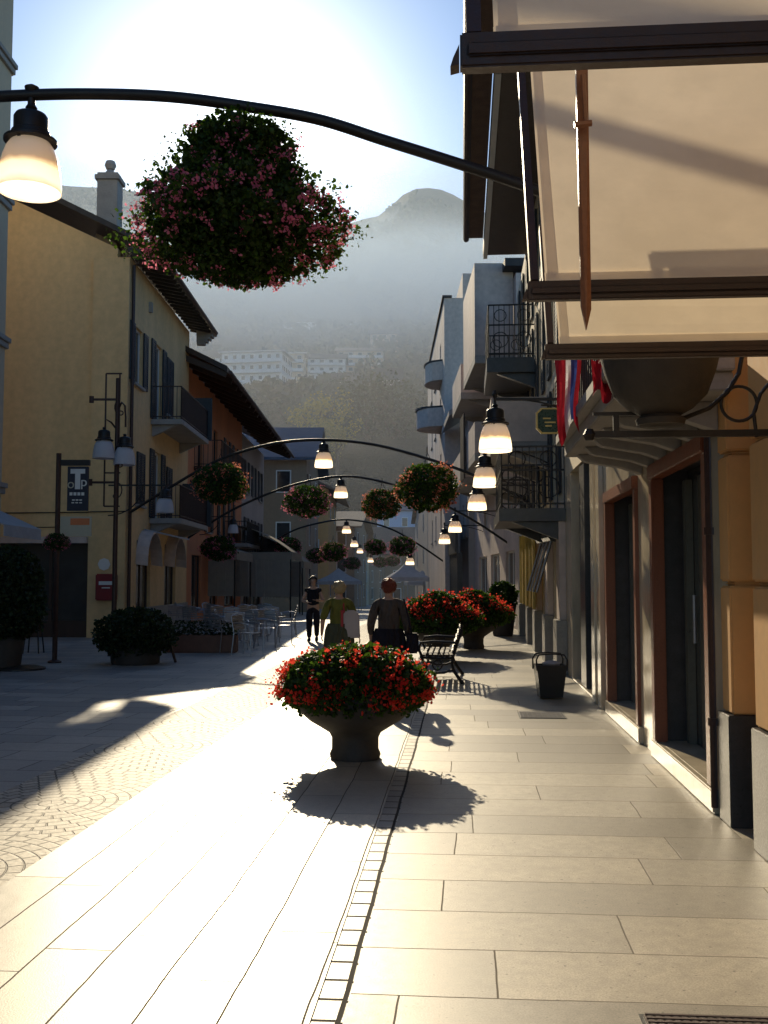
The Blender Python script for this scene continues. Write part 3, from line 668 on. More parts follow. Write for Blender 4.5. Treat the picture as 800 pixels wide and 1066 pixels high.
for (a0, a1, z0, z1) in (D2, D1):
    mb = MB(); f.b(mb, a0+.001, a0+.05, -.33, -.062, z0+.001, z1-.05); f.b(mb, a1-.05, a1-.001, -.33, -.062, z0+.001, z1-.05); f.b(mb, a0+.001, a1-.001, -.33, -.062, z1-.049, z1-.002); mb.build('reveal_shade', 'darkstone', t)  # dark lining over the marble, puts the deep recess's shade into its colour
    mb = MB(); w = 0.13
    f.b(mb, a0+.002, a0+w, -.06, 0.035, z0, z1-w); f.b(mb, a1-w, a1-.002, -.06, 0.05, z0, z1-w); f.b(mb, a0+.002, a1-.002, -.06, 0.06, z1-w+.001, z1-.001)
    d = mb.build('door', 'redwood', t, bev=0.008)
    mb = MB(); f.b(mb, a0+.052, a1-.052, -.32, -.29, z0+.002, z1-.052); mb.build('glass_pane', 'shopglass', d)
    mb = MB(); f.b(mb, a0+w+.5, a0+w+1.35, -.288, -.25, z0+.03, z1-w-.02); f.b(mb, a0+w+.08, a0+w+.2, -.288, -.22, z0+.003, z1-w-.02); f.b(mb, a1-w-.12, a1-w-.02, -.288, -.22, z0+.003, z1-w-.02); mb.build('door_leaf', 'greendoor', d, bev=0.006)
    mb = MB(); mb.tube([(0.19, a0+w+1.28, z0+.9), (0.19, a0+w+1.28, z0+1.3)], .015, 8); mb.build('handle', 'alu', d)
    mb = MB(); f.b(mb, a0-.1, a1+.1, -.3, 0.05, 0.002, z0-.003); mb.build('step', 'marble', t, bev=0.01)
mb = MB(); f.b(mb, 0.14, 6.3, 0.002, 0.05, 0.0, 0.13); mb.build('skirting', 'marble', t, bev=0.004) if False else None
for nm, (a0, a1) in {'pier': (12.3, 12.75)}.items():
    pass
mb = MB()
for a in (12.45, 13.0): f.b(mb, a-SY, a-SY+.3, 0.002, 0.06, 0.0, 3.28)
mb.build('pier', 'marble', t, bev=0.01)
mb = MB()
for a in (13.36, 14.6): f.b(mb, a-SY, a-SY+.62, -.33, -.02, 0.02, 3.29)
f.b(mb, 13.35-SY, 16.2-SY, -.60, -.56, 0, 3.4); mb.build('portal', 'darkstone', t, bev=0.01)
# low slab balcony over the doors with corbels
mb = MB(); f.b(mb, 8.6-SY-2.2, 9.95-SY, 0.002, 0.72, 2.80, 2.92); f.b(mb, 8.6-SY-2.25, 10.0-SY, 0.002, 0.80, 2.922, 3.02)
for k in range(6):
    a = 6.8-SY+k*0.58
    mb.prism([(-0.003, a, 2.60), (-0.003, a, 2.798), (-0.62, a, 2.798), (-0.55, a, 2.73), (-.2, a, 2.67)], (0, 0.14, 0))
bal = mb.build('balcony', 'concrete', t, bev=0.008)
mb = MB()
for a in np.arange(6.6, 9.95, 0.12): mb.bar((-0.74, a-SY, 3.021), (-0.74, a-SY, 4.0), 0.018)
mb.bar((-0.74, 6.5-SY, 4.0), (-0.74, 9.95-SY, 4.0), 0.05, 0.03); mb.bar((-0.74, 9.95-SY, 4.0), (-0.02, 9.95-SY, 4.0), 0.05, 0.03)
for x in np.arange(-0.70, -0.03, 0.12): mb.bar((x, 9.95-SY-.02, 3.021), (x, 9.95-SY-.02, 4.0), 0.018)
mb.build('railing', 'iron', bal)
# eaves high above
mb = MB(); f.b(mb, 7.5, 10.05, 0, 0, 0, 0)
def eaves(root, a0, a1, z):
    f = Fac(root, -1)
    mb = MB(); f.b(mb, a0, a1, -4, 1.02, z, z+0.1); f.b(mb, a0-0, a1, 1.022, 1.14, z-.04, z+.2); mb.build('soffit', 'darkwood', root)
    mb = MB(); f.b(mb, a0, a1+.05, 1.02, 1.13, z-.09, z-.042); mb.build('fascia', 'white', root)
    mb = MB(); f.b(mb, a0, a1-.6, 1.15, 1.62, z+.28, z+.36); mb.build('roof', 'tileroof', root)
    mb = MB(); mb.tube([(-1.6, a0, z+.25), (-1.6, a1-.6, z+.25)], 0.08, 8); mb.build('gutter', 'rustiron', root)
eaves(t, 0.1, 10.05, 10.45)

# second right building with stacked balconies
S2 = 16.97
t = wroot('balcony_house', 'grey building with iron balconies stacked above the pavement', 'building', S2)
f = Fac(t, -1)
def r2(*q): return (q[0]-S2, q[1]-S2, q[2], q[3])
gr = [r2(18.0, 19.2, 0.4, 2.4), r2(20.4, 22, 0.02, 2.4), r2(23.3, 24.6, 0.4, 2.4), r2(26, 28, 0.02, 2.4)]
up = [r2(a, a+1.1, z, z+2.1) for a in (18.2, 21.4, 24.6, 28) for z in (3.1, 5.2 if False else 5.5, 7.9)]
f.wall('wall', 'cream', 0, 14, 0, 10.4, gr+up, th=0.34)
for w in gr: f.window(*w, shut=False, frame='darkwood', sill=False)
for w in up: f.window(*w, sill=False)
for a in (0.05, 2.5, 5.3, 7.8, 11.3):
    mb = MB(); f.b(mb, a, a+.55, 0.002, 0.12, 0.9, 2.9); p = mb.build('pillar', 'whitewall', t, bev=0.01)
    mb = MB(); f.b(mb, a-.06, a+.61, 0.002, 0.18, 0, 0.898); mb.build('base', 'stonebase', p, bev=0.01)
f.balcony(0.0, 2.9, 2.78, 1.12, 1.05, slab='darkstone', m='iron', ornate=True, th=0.22)
f.balcony(3.2, 6.4, 4.35, 1.15, 0.9, slab='concrete', solid='whitewall', th=0.2)
f.balcony(6.3, 9.4, 6.75, 1.15, 1.25, slab='darkstone', m='iron', ornate=True, th=0.35)
f.balcony(9.8, 13.6, 4.3, 1.2, 1.0, slab='concrete', solid='whitewall')
eaves(t, 0, 10.2, 10.45)
# drop awning rods / folded awning between
a_ = wroot('shop_awning', 'folded dark awning with lit metal arms on the grey building', 'awning', 18.4)
mb = MB(); mb.tube([(-0.12, -0.6, 2.36), (-0.12, 2.6, 2.42)], 0.12, 10); mb.build('roller', 'darkstone', a_)
for k in range(4):
    mb = MB(); mb.bar((-0.14, -0.4+k*.85, 2.34), (-0.42, -0.3+k*.85, 1.35), 0.07, 0.03); mb.build('arm', 'alu', a_)
a_ = wroot('hanging_banner', 'ochre cloth banner hanging on the grey building wall', 'banner', 21.5)
mb = MB(); n = 26
for k in range(n):
    ya, yb = k*5.6/n, (k+1)*5.6/n; xa, xb = -0.2-0.05*math.sin(k*1.1), -0.2-0.05*math.sin((k+1)*1.1)
    mb.quad((xa, ya, 0.95), (xb, yb, 0.95), (xb, yb, 2.7), (xa, ya, 2.7))
mb.build('cloth', 'yellowcloth', a_, smooth=True)
mb = MB(); mb.tube([(-0.2, -0.05, 2.72), (-0.2, 5.65, 2.72)], 0.025, 8); mb.build('rod', 'iron', a_)

# third: tall block with white boxed balconies
t = thing('apartment_block', 'grey-white apartment block with boxed balconies beyond the iron balconies', 'building', (4.15, 31.2, 0), -R(0))
f = Fac(t, -1); h0 = [(a, a+1.2, z, z+1.6) for a in (1.2, 5.0, 9.4) for z in (3.7, 6.7, 9.4)]
g0 = [(0.8, 3.2, 0.1, 2.5), (5, 8, 0.1, 2.5), (9.5, 13, 0.1, 2.5)]
f.wall('wall', 'whitewall', 0, 15, -.3, 11.2, h0+g0, th=0.3)
mb = MB(); mb.box(0.302, 9, 0, 0.3, -0.3, 11.2); mb.build('side_wall', 'whitewall', t)
for w in h0+g0: f.window(*w, shut=False, sill=False)
for a, z, h in ((0.6, 8.7, 3.0), (0.8, 5.6, 1.0), (6.5, 8.6, 1.1), (6.5, 5.4, 1.0)):
    f.balcony(a, a+4.6, z, 1.25, h, solid='whitewall', th=0.25)
mb = MB(); f.b(mb, -0.1, 15, -8, 0.35, 11.4, 11.65); mb.build('roof', 'roof', t)
mb = MB()
for k in range(9): f.b(mb, 4.0+k*.18, 4.0+k*.18+.12, 1.3+0.0, 1.36, 5.1, 7.4)
mb.build('blind', 'darkwood', t)
# fourth: stepped tall block with curved balconies
t = thing('stepped_block', 'tall pale stepped apartment block with small rounded balconies', 'building', (3.15, 52, gz(52)))
f = Fac(t, -1); h0 = [(a, a+1.1, z, z+1.5) for a in (3, 8.5, 13) for z in (4.2, 7.3, 10.4, 13.4)]
f.wall('wall', 'whitewall', 0, 20, -1, 16.6, h0, th=0.3)
mb = MB(); mb.box(0.302, 10, 0, 0.3, -1, 16.6); mb.box(1.0, 10, 0.31, 9, 16.602, 18.0); mb.build('side_wall', 'whitewall', t)
for w in h0: f.window(*w, shut=False)
for z in (6.9, 10.1, 12.6):
    ww = 1.35 if z < 12 else 0.9
    mb = MB(); n = 10; a0, a1 = 1.6, 4.8
    prof = [(-ww*math.sin(math.pi*k/n)**0.45 if 0 < k < n else -0.003, a0+(a1-a0)*k/n) for k in range(n+1)]
    mb.prism([(x, y, z) for x, y in prof], (0, 0, 1.0)); bl = mb.build('balcony', 'whitewall', t)
    mb = MB(); mb.prism([(x*1.06, y, z+1.002) for x, y in prof], (0, 0, 0.1)); mb.build('coping', 'roof', bl)
mb = MB(); f.b(mb, -.1, 20.1, -.4, .1, 16.61, 16.72); mb.build('roof', 'roof', t)
# low eaves building in between, with dark shop front pillars
t = thing('arcade_house', 'low grey arcade building with sloping eaves and dark tall pillars', 'building', (3.9, 46.4, gz(46)))
f = Fac(t, -1); f.wall('wall', 'greywall', 0, 5.4, -.5, 9.6, [(0.6, 1.4, 3.8, 5.4), (2.6, 3.4, 3.8, 5.4), (0.6, 1.4, 6.6, 8.2), (2.6, 3.4, 6.6, 8.2)], th=.3)
for w in [(0.6, 1.4, 3.8, 5.4), (2.6, 3.4, 3.8, 5.4), (0.6, 1.4, 6.6, 8.2), (2.6, 3.4, 6.6, 8.2)]: f.window(*w, shut=False)
mb = MB(); mb.prism([(-0.9, -.2, 9.3), (1.6, -.2, 10.9), (1.6, -.2, 11.15), (-0.9, -.2, 9.55)], (0, 5.7, 0)); mb.build('roof', 'concrete', t)
mb = MB(); mb.box(0.302, 4, 0, 0.3, -.5, 9.6); mb.build('side_wall', 'greywall', t)
mb = MB(); f.b(mb, 0, 5.3, 0.5, 0.62, 3.0, 4.6)
for k in range(8): f.b(mb, k*0.7, k*.7+.25, 0.3, 0.55, -.3, 3.0)
mb.build('pillar', 'darkstone', t)
simple_house('street_house', 'grey-blue row house on the right beyond the stepped block', 8.2, 74, 10, 30, 8, 0, 'greywall', 'roof', 2, 3, 3, .4)

# ------------------------------------------------------------------ foreground awnings (right)
def awning(y, xl, label, up=1.2, ang=60):
    t = wroot('shop_awning', label, 'awning', y, 0, 2.34, group='cream canvas awnings over the shop')
    c, s_ = math.cos(R(ang)), math.sin(R(ang))
    def P(x, k, off=0): return (x, k*c - off*s_, 0.02 + k*s_ + off*c)
    mb = MB(); n = 14
    for i in range(n):
        for j in range(6):
            def q(i_, j_):
                x = xl+0.03+(-0.06-xl)*i_/n; k = 0.04+(up-0.06)*j_/6
                return P(x, k, -0.03*math.sin(math.pi*j_/6)*math.sin(math.pi*i_/n) )
            mb.quad(q(i, j), q(i+1, j), q(i+1, j+1), q(i, j+1))
    cv = mb.build('canvas', 'canvas', t, smooth=True)
    mb = MB(); mb.quad(P(xl+.03, .045, -.006), P(-.03, .045, -.006), P(-.03, .085, -.010), P(xl+.03, .085, -.010)); mb.quad(P(xl+.035, .05, -.006), P(xl+.065, .05, -.006), P(xl+.065, up-.05, -.006), P(xl+.035, up-.05, -.006)); mb.build('hem', 'canvas', cv)
    mb = MB(); mb.box(xl-0.02, -0.01, -0.012, 0.014, -0.004, 0.048); mb.box(xl-0.01, -0.01, -0.018, -0.0121, 0.01, 0.03)
    mb.build('front_bar', 'darkwood', t, bev=0.004)
    mb = MB(); mb.bar(P(xl, 0.03), P(xl, up), 0.022, 0.035); mb.bar(P(-0.04, 0.03), P(-0.04, up), 0.03, 0.04); mb.bar(P(xl, up), P(-0.03, up), 0.03, 0.03); mb.build('side_frame', 'darkwood', t)
    mb = MB(); mb.prism([(xl-0.021, -0.012, 0.0), (xl-0.034, -0.012, -0.003), (xl-.030, -.012, 0.010), (xl-0.021, -0.012, 0.03)], (0, 0.026, 0)); mb.build('end_cap', 'darkwood', t)
    return t
aw1 = awning(1.29, -1.715, 'nearest cream canvas awning panel, cut off by the top edge of the photo', up=0.8)
aw2 = awning(2.53, -1.54, 'large middle cream canvas awning panel crossed by a diagonal bar shadow')
aw3 = awning(3.26, -1.435, 'lowest and farthest cream canvas awning panel of the three', up=0.62)
# stay arm in front of the middle panel
mb = MB(); p0 = at(605, 60, 2.30); p1 = at(611, 343, 2.42)
mb = MB(); d = p1-p0
mb.prism([p0+Vector((-0.012, 0, 0)), p0+Vector((0.016, 0, 0)), p1+Vector((0.012, 0, 0.05)), p1+Vector((0.0, 0, 0)), p1+Vector((-0.012, 0, 0.06))], (0, 0.012, 0))
mb.tube([at(607, 78, 2.29), at(610, 130, 2.31)], 0.006, 6); mb.tube([at(598, 130, 2.3), at(616, 128, 2.3)], 0.008, 6)
o = mb.build('stay_arm', 'arm'); tag(o, 'slim varnished wooden stay arm hanging before the middle awning', 'awning arm')

# ------------------------------------------------------------------ bracket with hanging bowl
t = thing('hanging_bowl', 'large dark empty bowl held by an iron bracket under the awnings', 'bowl', (*at(688, 447, 5.25).xy, 2.40))
mb = MB(); mb.lathe([(0.0, 0.0), (0.12, 0.0), (0.13, 0.03), (0.10, 0.05), (0.17, 0.09), (0.24, 0.16), (0.285, 0.28), (0.31, 0.38), (0.30, 0.39), (0.27, 0.28), (0.2, 0.14), (0, 0.08)], n=32, caps=False)
mb.build('bowl', 'pot', t, smooth=True)
t = thing('wall_bracket', 'black iron bracket with ring ornament carrying the bowl', 'bracket', W(0, 5.25, 2.36), -A)
xb = -(wallx(5.25)-at(620, 447, 5.25).x)
mb = MB(); mb.bar((xb, 0, 0), (-0.01, 0, 0), 0.035, 0.035); mb.lathe([(0.02, -0.03), (0.035, 0), (0.02, .03)], (xb-.02, 0, 0), 10); mb.build('bar', 'iron', t)
mb = MB(); rc = at(770, 420, 5.25); c = (rc.x-wallx(5.25), 0, rc.z-2.36)
mb.tube([(c[0]+.092*math.cos(q), 0, c[2]+.092*math.sin(q)) for q in [2*math.pi*k/28 for k in range(28)]], 0.009, 8, True); mb.build('ring', 'iron', t)
mb = MB(); pts = [(690, 436), (715, 434), (740, 424), (758, 408), (770, 388), (775, 360)]
mb.tube([(at(x, y, 5.25).x-wallx(5.25), 0, at(x, y, 5.25).z-2.36) for x, y in pts], 0.012, 8)
mb.tube([(at(x, y, 5.25).x-wallx(5.25), 0, at(x, y, 5.25).z-2.36) for x, y in ((788, 455), (785, 430), (792, 410), (800, 400))], 0.01, 8)
mb.bar((xb+0.12, 0, 0.018), (xb+.12, 0, 0.1), 0.03); mb.bar((xb, 0, 0.11), (xb+.3, 0, 0.11), 0.02, .02); mb.build('scroll', 'iron', t)

# ------------------------------------------------------------------ flags on the balcony
def flag(px, py, Y, w, h, label, stripes, seed):
    t = thing('flag', label, 'flag', at(px, py, Y), -A, 'flags hanging from the balcony'); rng = random.Random(seed)
    n = 10; mcols = stripes
    for si, mname in enumerate(mcols):
        mb = MB(); k0 = si*n//len(mcols); k1 = (si+1)*n//len(mcols)
        for i in range(k0, k1):
            for j in range(10):
                def q(i_, j_):
                    u = i_/n; v = j_/10; tw = 1-0.45*v+0.25*v*v
                    return ((u-.5)*w*tw + 0.10*v*w*math.sin(seed+v*4), 0.06*math.sin(u*11+seed+v*3), -v*h*(1-0.18*math.cos(u*6+seed)))
                mb.quad(q(i, j), q(i+1, j), q(i+1, j+1), q(i, j+1))
        mb.build('stripe' if len(mcols) > 1 else 'cloth', mname, t, smooth=True)
    mb = MB(); mb.tube([(-w*.55, 0, 0.02), (w*.55, 0.02, 0.05)], 0.012, 6); mb.build('pole', 'iron', t)
flag(592, 372, 8.2, 0.22, 0.62, 'crumpled red flag with white and blue stripe on the far balcony corner', ['redflag', 'redflag', 'whiteflag', 'blueflag', 'redflag'], 2)
flag(626, 374, 6.75, 0.15, 0.26, 'small plain red flag hanging behind the bowl', ['redflag'], 5)
# octagonal sign
t = thing('pharmacy_sign', 'small dark green octagonal hanging sign with gold border', 'sign', at(572, 438, 12.6), 0)
def octo(r, c=0.62): return [(x*r, 0, z*r) for x, z in ((-1, -c), (-.86, -.86 if False else -c-.12), (-c, -1), (c, -1), (.86, -c-.12), (1, -c), (1, c), (.86, c+.12), (c, 1), (-c, 1), (-.86, c+.12), (-1, c))]
mb = MB(); mb.prism(octo(0.165), (0, 0.03, 0)); mb.build('border', 'gold', t)
mb = MB(); mb.prism([(x, -0.004, z) for x, _, z in octo(0.145)], (0, 0.003, 0)); mb.build('panel', 'signgreen', t)
mb = MB(); mb.tube([(-0.1, 0.015, .2), (1.0, 0.09, .2)], 0.012, 6); mb.tube([(0, .015, .16), (0, .015, .2)], 0.01, 6); mb.build('bracket', 'iron', t)
mb = MB()
for a_, b_, c_ in ((-.08, .02, .05), (-.06, -.03, .07), (-.05, -.075, .04)): mb.box(a_, a_+c_*2, -0.0075, -0.0045, b_, b_+.018)
mb.build('lettering', 'gold', t)

# ------------------------------------------------------------------ lamps
SHADE = [(0.11, -0.02), (0.150, -0.045), (0.180, -0.09), (0.205, -0.16), (0.222, -0.24), (0.234, -0.32), (0.24, -0.39), (0.238, -0.43), (0.232, -0.43), (0.225, -0.32), (0.2, -0.18), (0.17, -0.09), (0.09, -0.03)]
def make_lamp(label, shade='lit', bulb=True, group=None, n=28):
    t = thing('street_lamp', label, 'lamp', (0, 0, 0), 0, group)
    mb = MB(); mb.lathe([(0.03, 0.26), (0.045, 0.235), (0.03, 0.215), (0.06, 0.20), (0.115, 0.18), (0.13, 0.155), (0.13, 0.05), (0.145, 0.04), (0.15, 0.005), (0.20, -0.02), (0.20, -0.04), (0.12, -0.045)], n=n)
    for k in range(3):
        q = 2*math.pi*k/3+.3; mb.box(.155*math.cos(q)-.012, .155*math.cos(q)+.012, .155*math.sin(q)-.012, .155*math.sin(q)+.012, -.055, -.005)
    mb.build('housing', 'iron', t, smooth=True)
    mb = MB(); mb.lathe([(r_, z) for r_, z in SHADE], n=n, caps=False); mb.build('lamp_shade', shade, t, smooth=True)
    if bulb: mb = MB(); mb.lathe([(0.01, -0.12), (0.05, -0.16), (0.06, -0.22), (0.04, -0.28), (0.01, -.3)], n=12); mb.build('bulb', 'bulb', t, smooth=True)
    return t
def arch(pts, Y0, Y1, r, name_label, group='lamp arches spanning the street'):
    """pts in photo pixels, Y interpolated; world curve"""
    n = len(pts); x0, x1 = pts[0][0], pts[-1][0]
    W_ = [at(x, y, Y0+(Y1-Y0)*(x-x0)/(x1-x0)) for x, y in pts]
    fine = []                       # Catmull-Rom
    for i in range(n-1):
        p = [W_[max(i-1, 0)], W_[i], W_[i+1], W_[min(i+2, n-1)]]
        for k in range(10):
            u = k/10; fine.append(0.5*((2*p[1]) + (p[2]-p[0])*u + (2*p[0]-5*p[1]+4*p[2]-p[3])*u*u + (-p[0]+3*p[1]-3*p[2]+p[3])*u**3))
    fine.append(W_[-1]); mb = MB(); mb.tube(fine, r, 12)
    t = thing('lamp_arch', name_label, 'lamp arch', fine[0], 0, group)
    o = mb.build('arch_tube', 'iron', t, smooth=True); o.location = -fine[0]
    mb = MB(); e = fine[-1]; mb.lathe([(0.09, -0.04), (0.09, 0.04)], n=14); b = mb.build('wall_plate', 'iron', t); b.location = e-fine[0]; b.rotation_euler = (0, R(90), 0)
    return fine, t
YA = 7.6
f1, _ = arch([(-680, 268), (-460, 190), (-230, 131), (-60, 106), (30, 99), (110, 98), (180, 101), (250, 110), (330, 124), (400, 146), (470, 168), (540, 191), (640, 228), (727, 262)], YA, YA, 0.043, 'nearest black tubular arch across the top of the street')
def on_arch(fine, px):
    best = None
    for a, b in zip(fine[:-1], fine[1:]):
        pa = 400+a.x/a.y*F/cp*1.0; pa, pb = [400 + v.x/v.y*(F*cp-(0)*sp) for v in (a, b)]
        if pa <= px <= pb: t_ = (px-pa)/(pb-pa); return a.lerp(b, t_)
    return fine[len(fine)//2]
lampP = make_lamp('large glowing lamp under the nearest arch at the left edge', 'lit_near')
p = on_arch(f1, 23); lampP.location = p + Vector((0, 0, -0.34))
mb = MB(); mb.tube([(0, 0, 0.2), (0, 0, .34)], 0.03, 10); mb.lathe([(0.02, .34), (0.05, .37), (0.055, .40), (0.02, .42)], n=16); mb.build('finial', 'iron', lampP, smooth=True)
# shared small lamp
f2, _ = arch([(136, 533), (165, 515), (205, 491), (240, 474), (290, 461), (340, 458), (390, 463), (440, 476), (484, 491), (530, 512), (557, 528)], 27.5, 25.5, 0.04, 'second arch, from the yellow building over the street')
f3, _ = arch([(196, 560), (240, 532), (290, 510), (330, 499), (365, 496), (400, 502), (440, 515), (490, 540), (530, 566)], 35, 34, 0.04, 'third arch, thin and lower behind the second')
f4, _ = arch([(262, 580), (300, 555), (330, 545), (362, 541), (400, 548), (430, 563), (470, 590)], 55, 54, 0.05, 'fourth arch, far down the street')
lampS = make_lamp('glowing lamp hanging from the middle of the second arch', 'lit', n=16)
lampS.location = on_arch(f2, 337)+Vector((0, 0, -0.3))
def hang(px, py, w, label, src=lampS, group=None, k=475.0):
    Y = 0.476*1062/w; p = at(px, py, Y); return dup(src, label, p, group=group)
dup(lampS, 'glowing lamp hanging from the middle of the third arch', on_arch(f3, 355)+Vector((0, 0, -0.3)))
dup(lampS, 'glowing lamp hanging from the fourth arch', on_arch(f4, 361)+Vector((0, 0, -0.3)))
for px, py, w, lb in ((369, 562, 8, 'first small distant lamp right of the fourth arch lamp'), (375, 570, 6.5, 'second small distant lamp, lower and dimmer'), (386, 580, 6, 'tiny distant lamp just above the two walkers'),
                      (427, 580, 9, 'bright distant lamp above the white market tent'), (431, 595, 6, 'small distant lamp directly over the tent roof')):
    l = hang(px, py, w, lb)
# wall-mounted lamps on the right
for px, pyb, w, yarm, lb in ((516, 470, 35, 418, 'largest of the lit wall lamps over the right pavement'), (505, 507, 25, 462, 'second lit wall lamp below the largest'), (497, 531, 20, 498, 'third lit wall lamp with yellow glow beside leaves'),
                       (474, 554, 14, 528, 'fourth lit wall lamp, smaller, over the far pavement'), (463, 566, 12, 545, 'fifth and smallest lit wall lamp over the far pavement')):
    Y = 0.476*1062/w; p = at(px, pyb, Y)+Vector((0, 0, 0.43)); l = dup(lampS, lb, p, group='wall lamps over the right pavement')
    dx = min(wallx(Y)-p.x, 1.7); mb = MB()
    mb.bar((0, 0, 0.33), (dx, 0, 0.33), 0.04, 0.04); mb.tube([(0, 0, .25), (0, 0, .35)], 0.02, 6); mb.lathe([(0.02, .33), (0.04, .40), (0.02, .46)], n=10)
    mb.tube([(dx*(0.2+.8*k/8), 0, .33-.28*(k/8)**2) for k in range(9)], 0.014, 6); mb.build('bracket', 'iron', l)
# unlit lamps, left side
lampU = make_lamp('unlit white opal lamp on a bracket of the yellow building', 'opal', bulb=False, group=None, n=16)
lampU.location = at(172, 517, 26.5); Yl = 26.5
mb = MB(); q = at(137, 500, 26.5)-lampU.location; mb.bar((0, 0, .3), (q.x-0.6, 0, .3), .04, .04); mb.tube([(0, 0, .22), (0, 0, .3)], .02, 6)
mb.tube([(q.x-.6+.9*math.sin(k/8*1.57), 0, -.5+.8*(1-math.cos(k/8*1.57))) for k in range(9)], 0.016, 6); mb.build('bracket', 'iron', lampU)
dup(lampU, 'unlit white lamp low in front of the orange house', at(243, 545, 38), scale=0.85)
# lamp post with two unlit lamps
PY = 21.0; base = at(118, 690, PY); t = thing('lamp_post', 'dark rusty iron lamp post with ladder-like frame before the yellow building', 'lamp post', (base.x, PY, 0))
mb = MB(); mb.tube([(0, 0, 0), (0, 0, 5.8)], [0.055, 0.045], 10); mb.lathe([(0.12, 0), (0.12, .1), (0.07, .25), (.06, .3)], n=12); mb.build('pole', 'rustiron', t, smooth=True)
mb = MB(); xa, xb = -0.25, -0.02
for z0, z1 in ((3.1, 5.9),):
    mb.bar((xa, 0, z0), (xa, 0, z1), .03); mb.bar((xb+.06, 0, z0), (xb+.06, 0, z1), .03)
    for z in (z0, z0+.7, z1): mb.bar((xa, 0, z), (xb+.1, 0, z), .03)
for z in (3.6, 5.35): mb.bar((-0.55, 0, z), (0.05, 0, z), .045); mb.lathe([(.05, -.07), (.05, .07)], (-.55, 0, z), 8)
for z, s_ in ((5.0, 1), (3.9, 1), (3.5, -1)):
    mb.tube([(0.03+.09*math.sin(q)*1, 0, z+.12*q/3*s_+.1*math.cos(q)) for q in [k*.5 for k in range(13)]], .014, 6)
mb.build('ladder_frame', 'rustiron', t)
mb = MB(); mb.tube([(0.0, 0, 5.0), (.02, 0, 5.15), (0.1, -.05, 5.28), (0.18, -.1, 5.2), (.2, -.1, 4.95), (.2, -.1, 4.75)], .02, 8); mb.tube([(0, 0, 4.7), (-.1, -.1, 4.85), (-.19, -.2, 4.9), (-.2, -.2, 4.7)], .02, 8); mb.build('arm', 'rustiron', t)
for q, lb in (((-0.2, -.25, 4.48), 'unlit white lamp on the street side of the rusty post, nearer one'), ((.19, -.1, 4.36), 'unlit white lamp on the rusty post, the farther right one')):
    dupd = make_lamp(lb, 'opal', bulb=False, n=16); dupd.location = (base.x+q[0], PY+q[1], q[2]); dupd.scale = (.95,)*3

# ------------------------------------------------------------------ sign post with banner
PY = G(57, 690).y; bx_ = G(57, 690).x
t = thing('sign_post', 'brown iron post carrying a navy banner and a small orange sign', 'sign post', (bx_, PY, 0))
sc_ = PY/1062
mb = MB(); mb.tube([(0, 0, 0), (0, 0, 1.6+(602-470)*sc_)], .05, 10); mb.lathe([(.13, 0), (.13, .03), (.06, .06)], n=12); mb.build('pole', 'rustiron', t)
mb = MB(); mb.box(0.05, 33*sc_, -.04, .04, 1.6+(602-483)*sc_, 1.6+(602-477)*sc_); mb.build('crossbar', 'iron', t)
bn = MB(); x0, x1 = 10*sc_, 32*sc_; z0, z1 = 1.6+(602-531)*sc_, 1.6+(602-484)*sc_
bn.box(x0, x1, -.03, .03, z0, z1); bn = bn.build('banner', 'navy', t, bev=.005)
def letters(txt, x, z, size, m, parent, y=-0.036, name='lettering'):
    cu = bpy.data.curves.new(name, 'FONT'); cu.body = txt; cu.size = size; cu.extrude = 0.002; cu.align_x = 'CENTER'
    o = bpy.data.objects.new(name, cu); COL.objects.link(o); dg = bpy.context.evaluated_depsgraph_get()
    me = bpy.data.meshes.new_from_object(o.evaluated_get(dg)); bpy.data.objects.remove(o); me.materials.append(M[m])
    o = link(name, me, parent); o.location = (x, y, z); o.rotation_euler = (R(90), 0, 0); return o
cxm = (x0+x1)/2
mb = MB(); mb.box(cxm-.14, cxm+.14, -.038, -.032, z1-.14, z1-.05); mb.box(cxm-.05, cxm+.05, -.038, -.032, z1-.44, z1-.141)
for k in range(4): mb.box(cxm-.15+.075*k, cxm-.15+.075*k+.055, -.038, -.032, z1-.56, z1-.50)
for k in range(3): mb.box(cxm-.10+.07*k, cxm-.10+.07*k+.05, -.038, -.032, z1-.66, z1-.635); mb.box(cxm-.11+.075*k, cxm-.11+.075*k+.05, -.038, -.032, z1-.71, z1-.69)
mb.build('lettering', 'white', bn)
letters('o', cxm-.13, z1-.42, .26, 'beige', bn); letters('p', cxm+.12, z1-.38, .26, 'white', bn)
mb = MB(); mb.box(0.06, 36*sc_, -.02, .02, 1.6+(602-558)*sc_, 1.6+(602-537)*sc_); b2 = mb.build('small_sign', 'beige', t)
mb = MB(); mb.box(14*sc_, 34*sc_, -.026, -.022, 1.6+(602-546)*sc_, 1.6+(602-539)*sc_); mb.build('panel', 'signorange', b2)

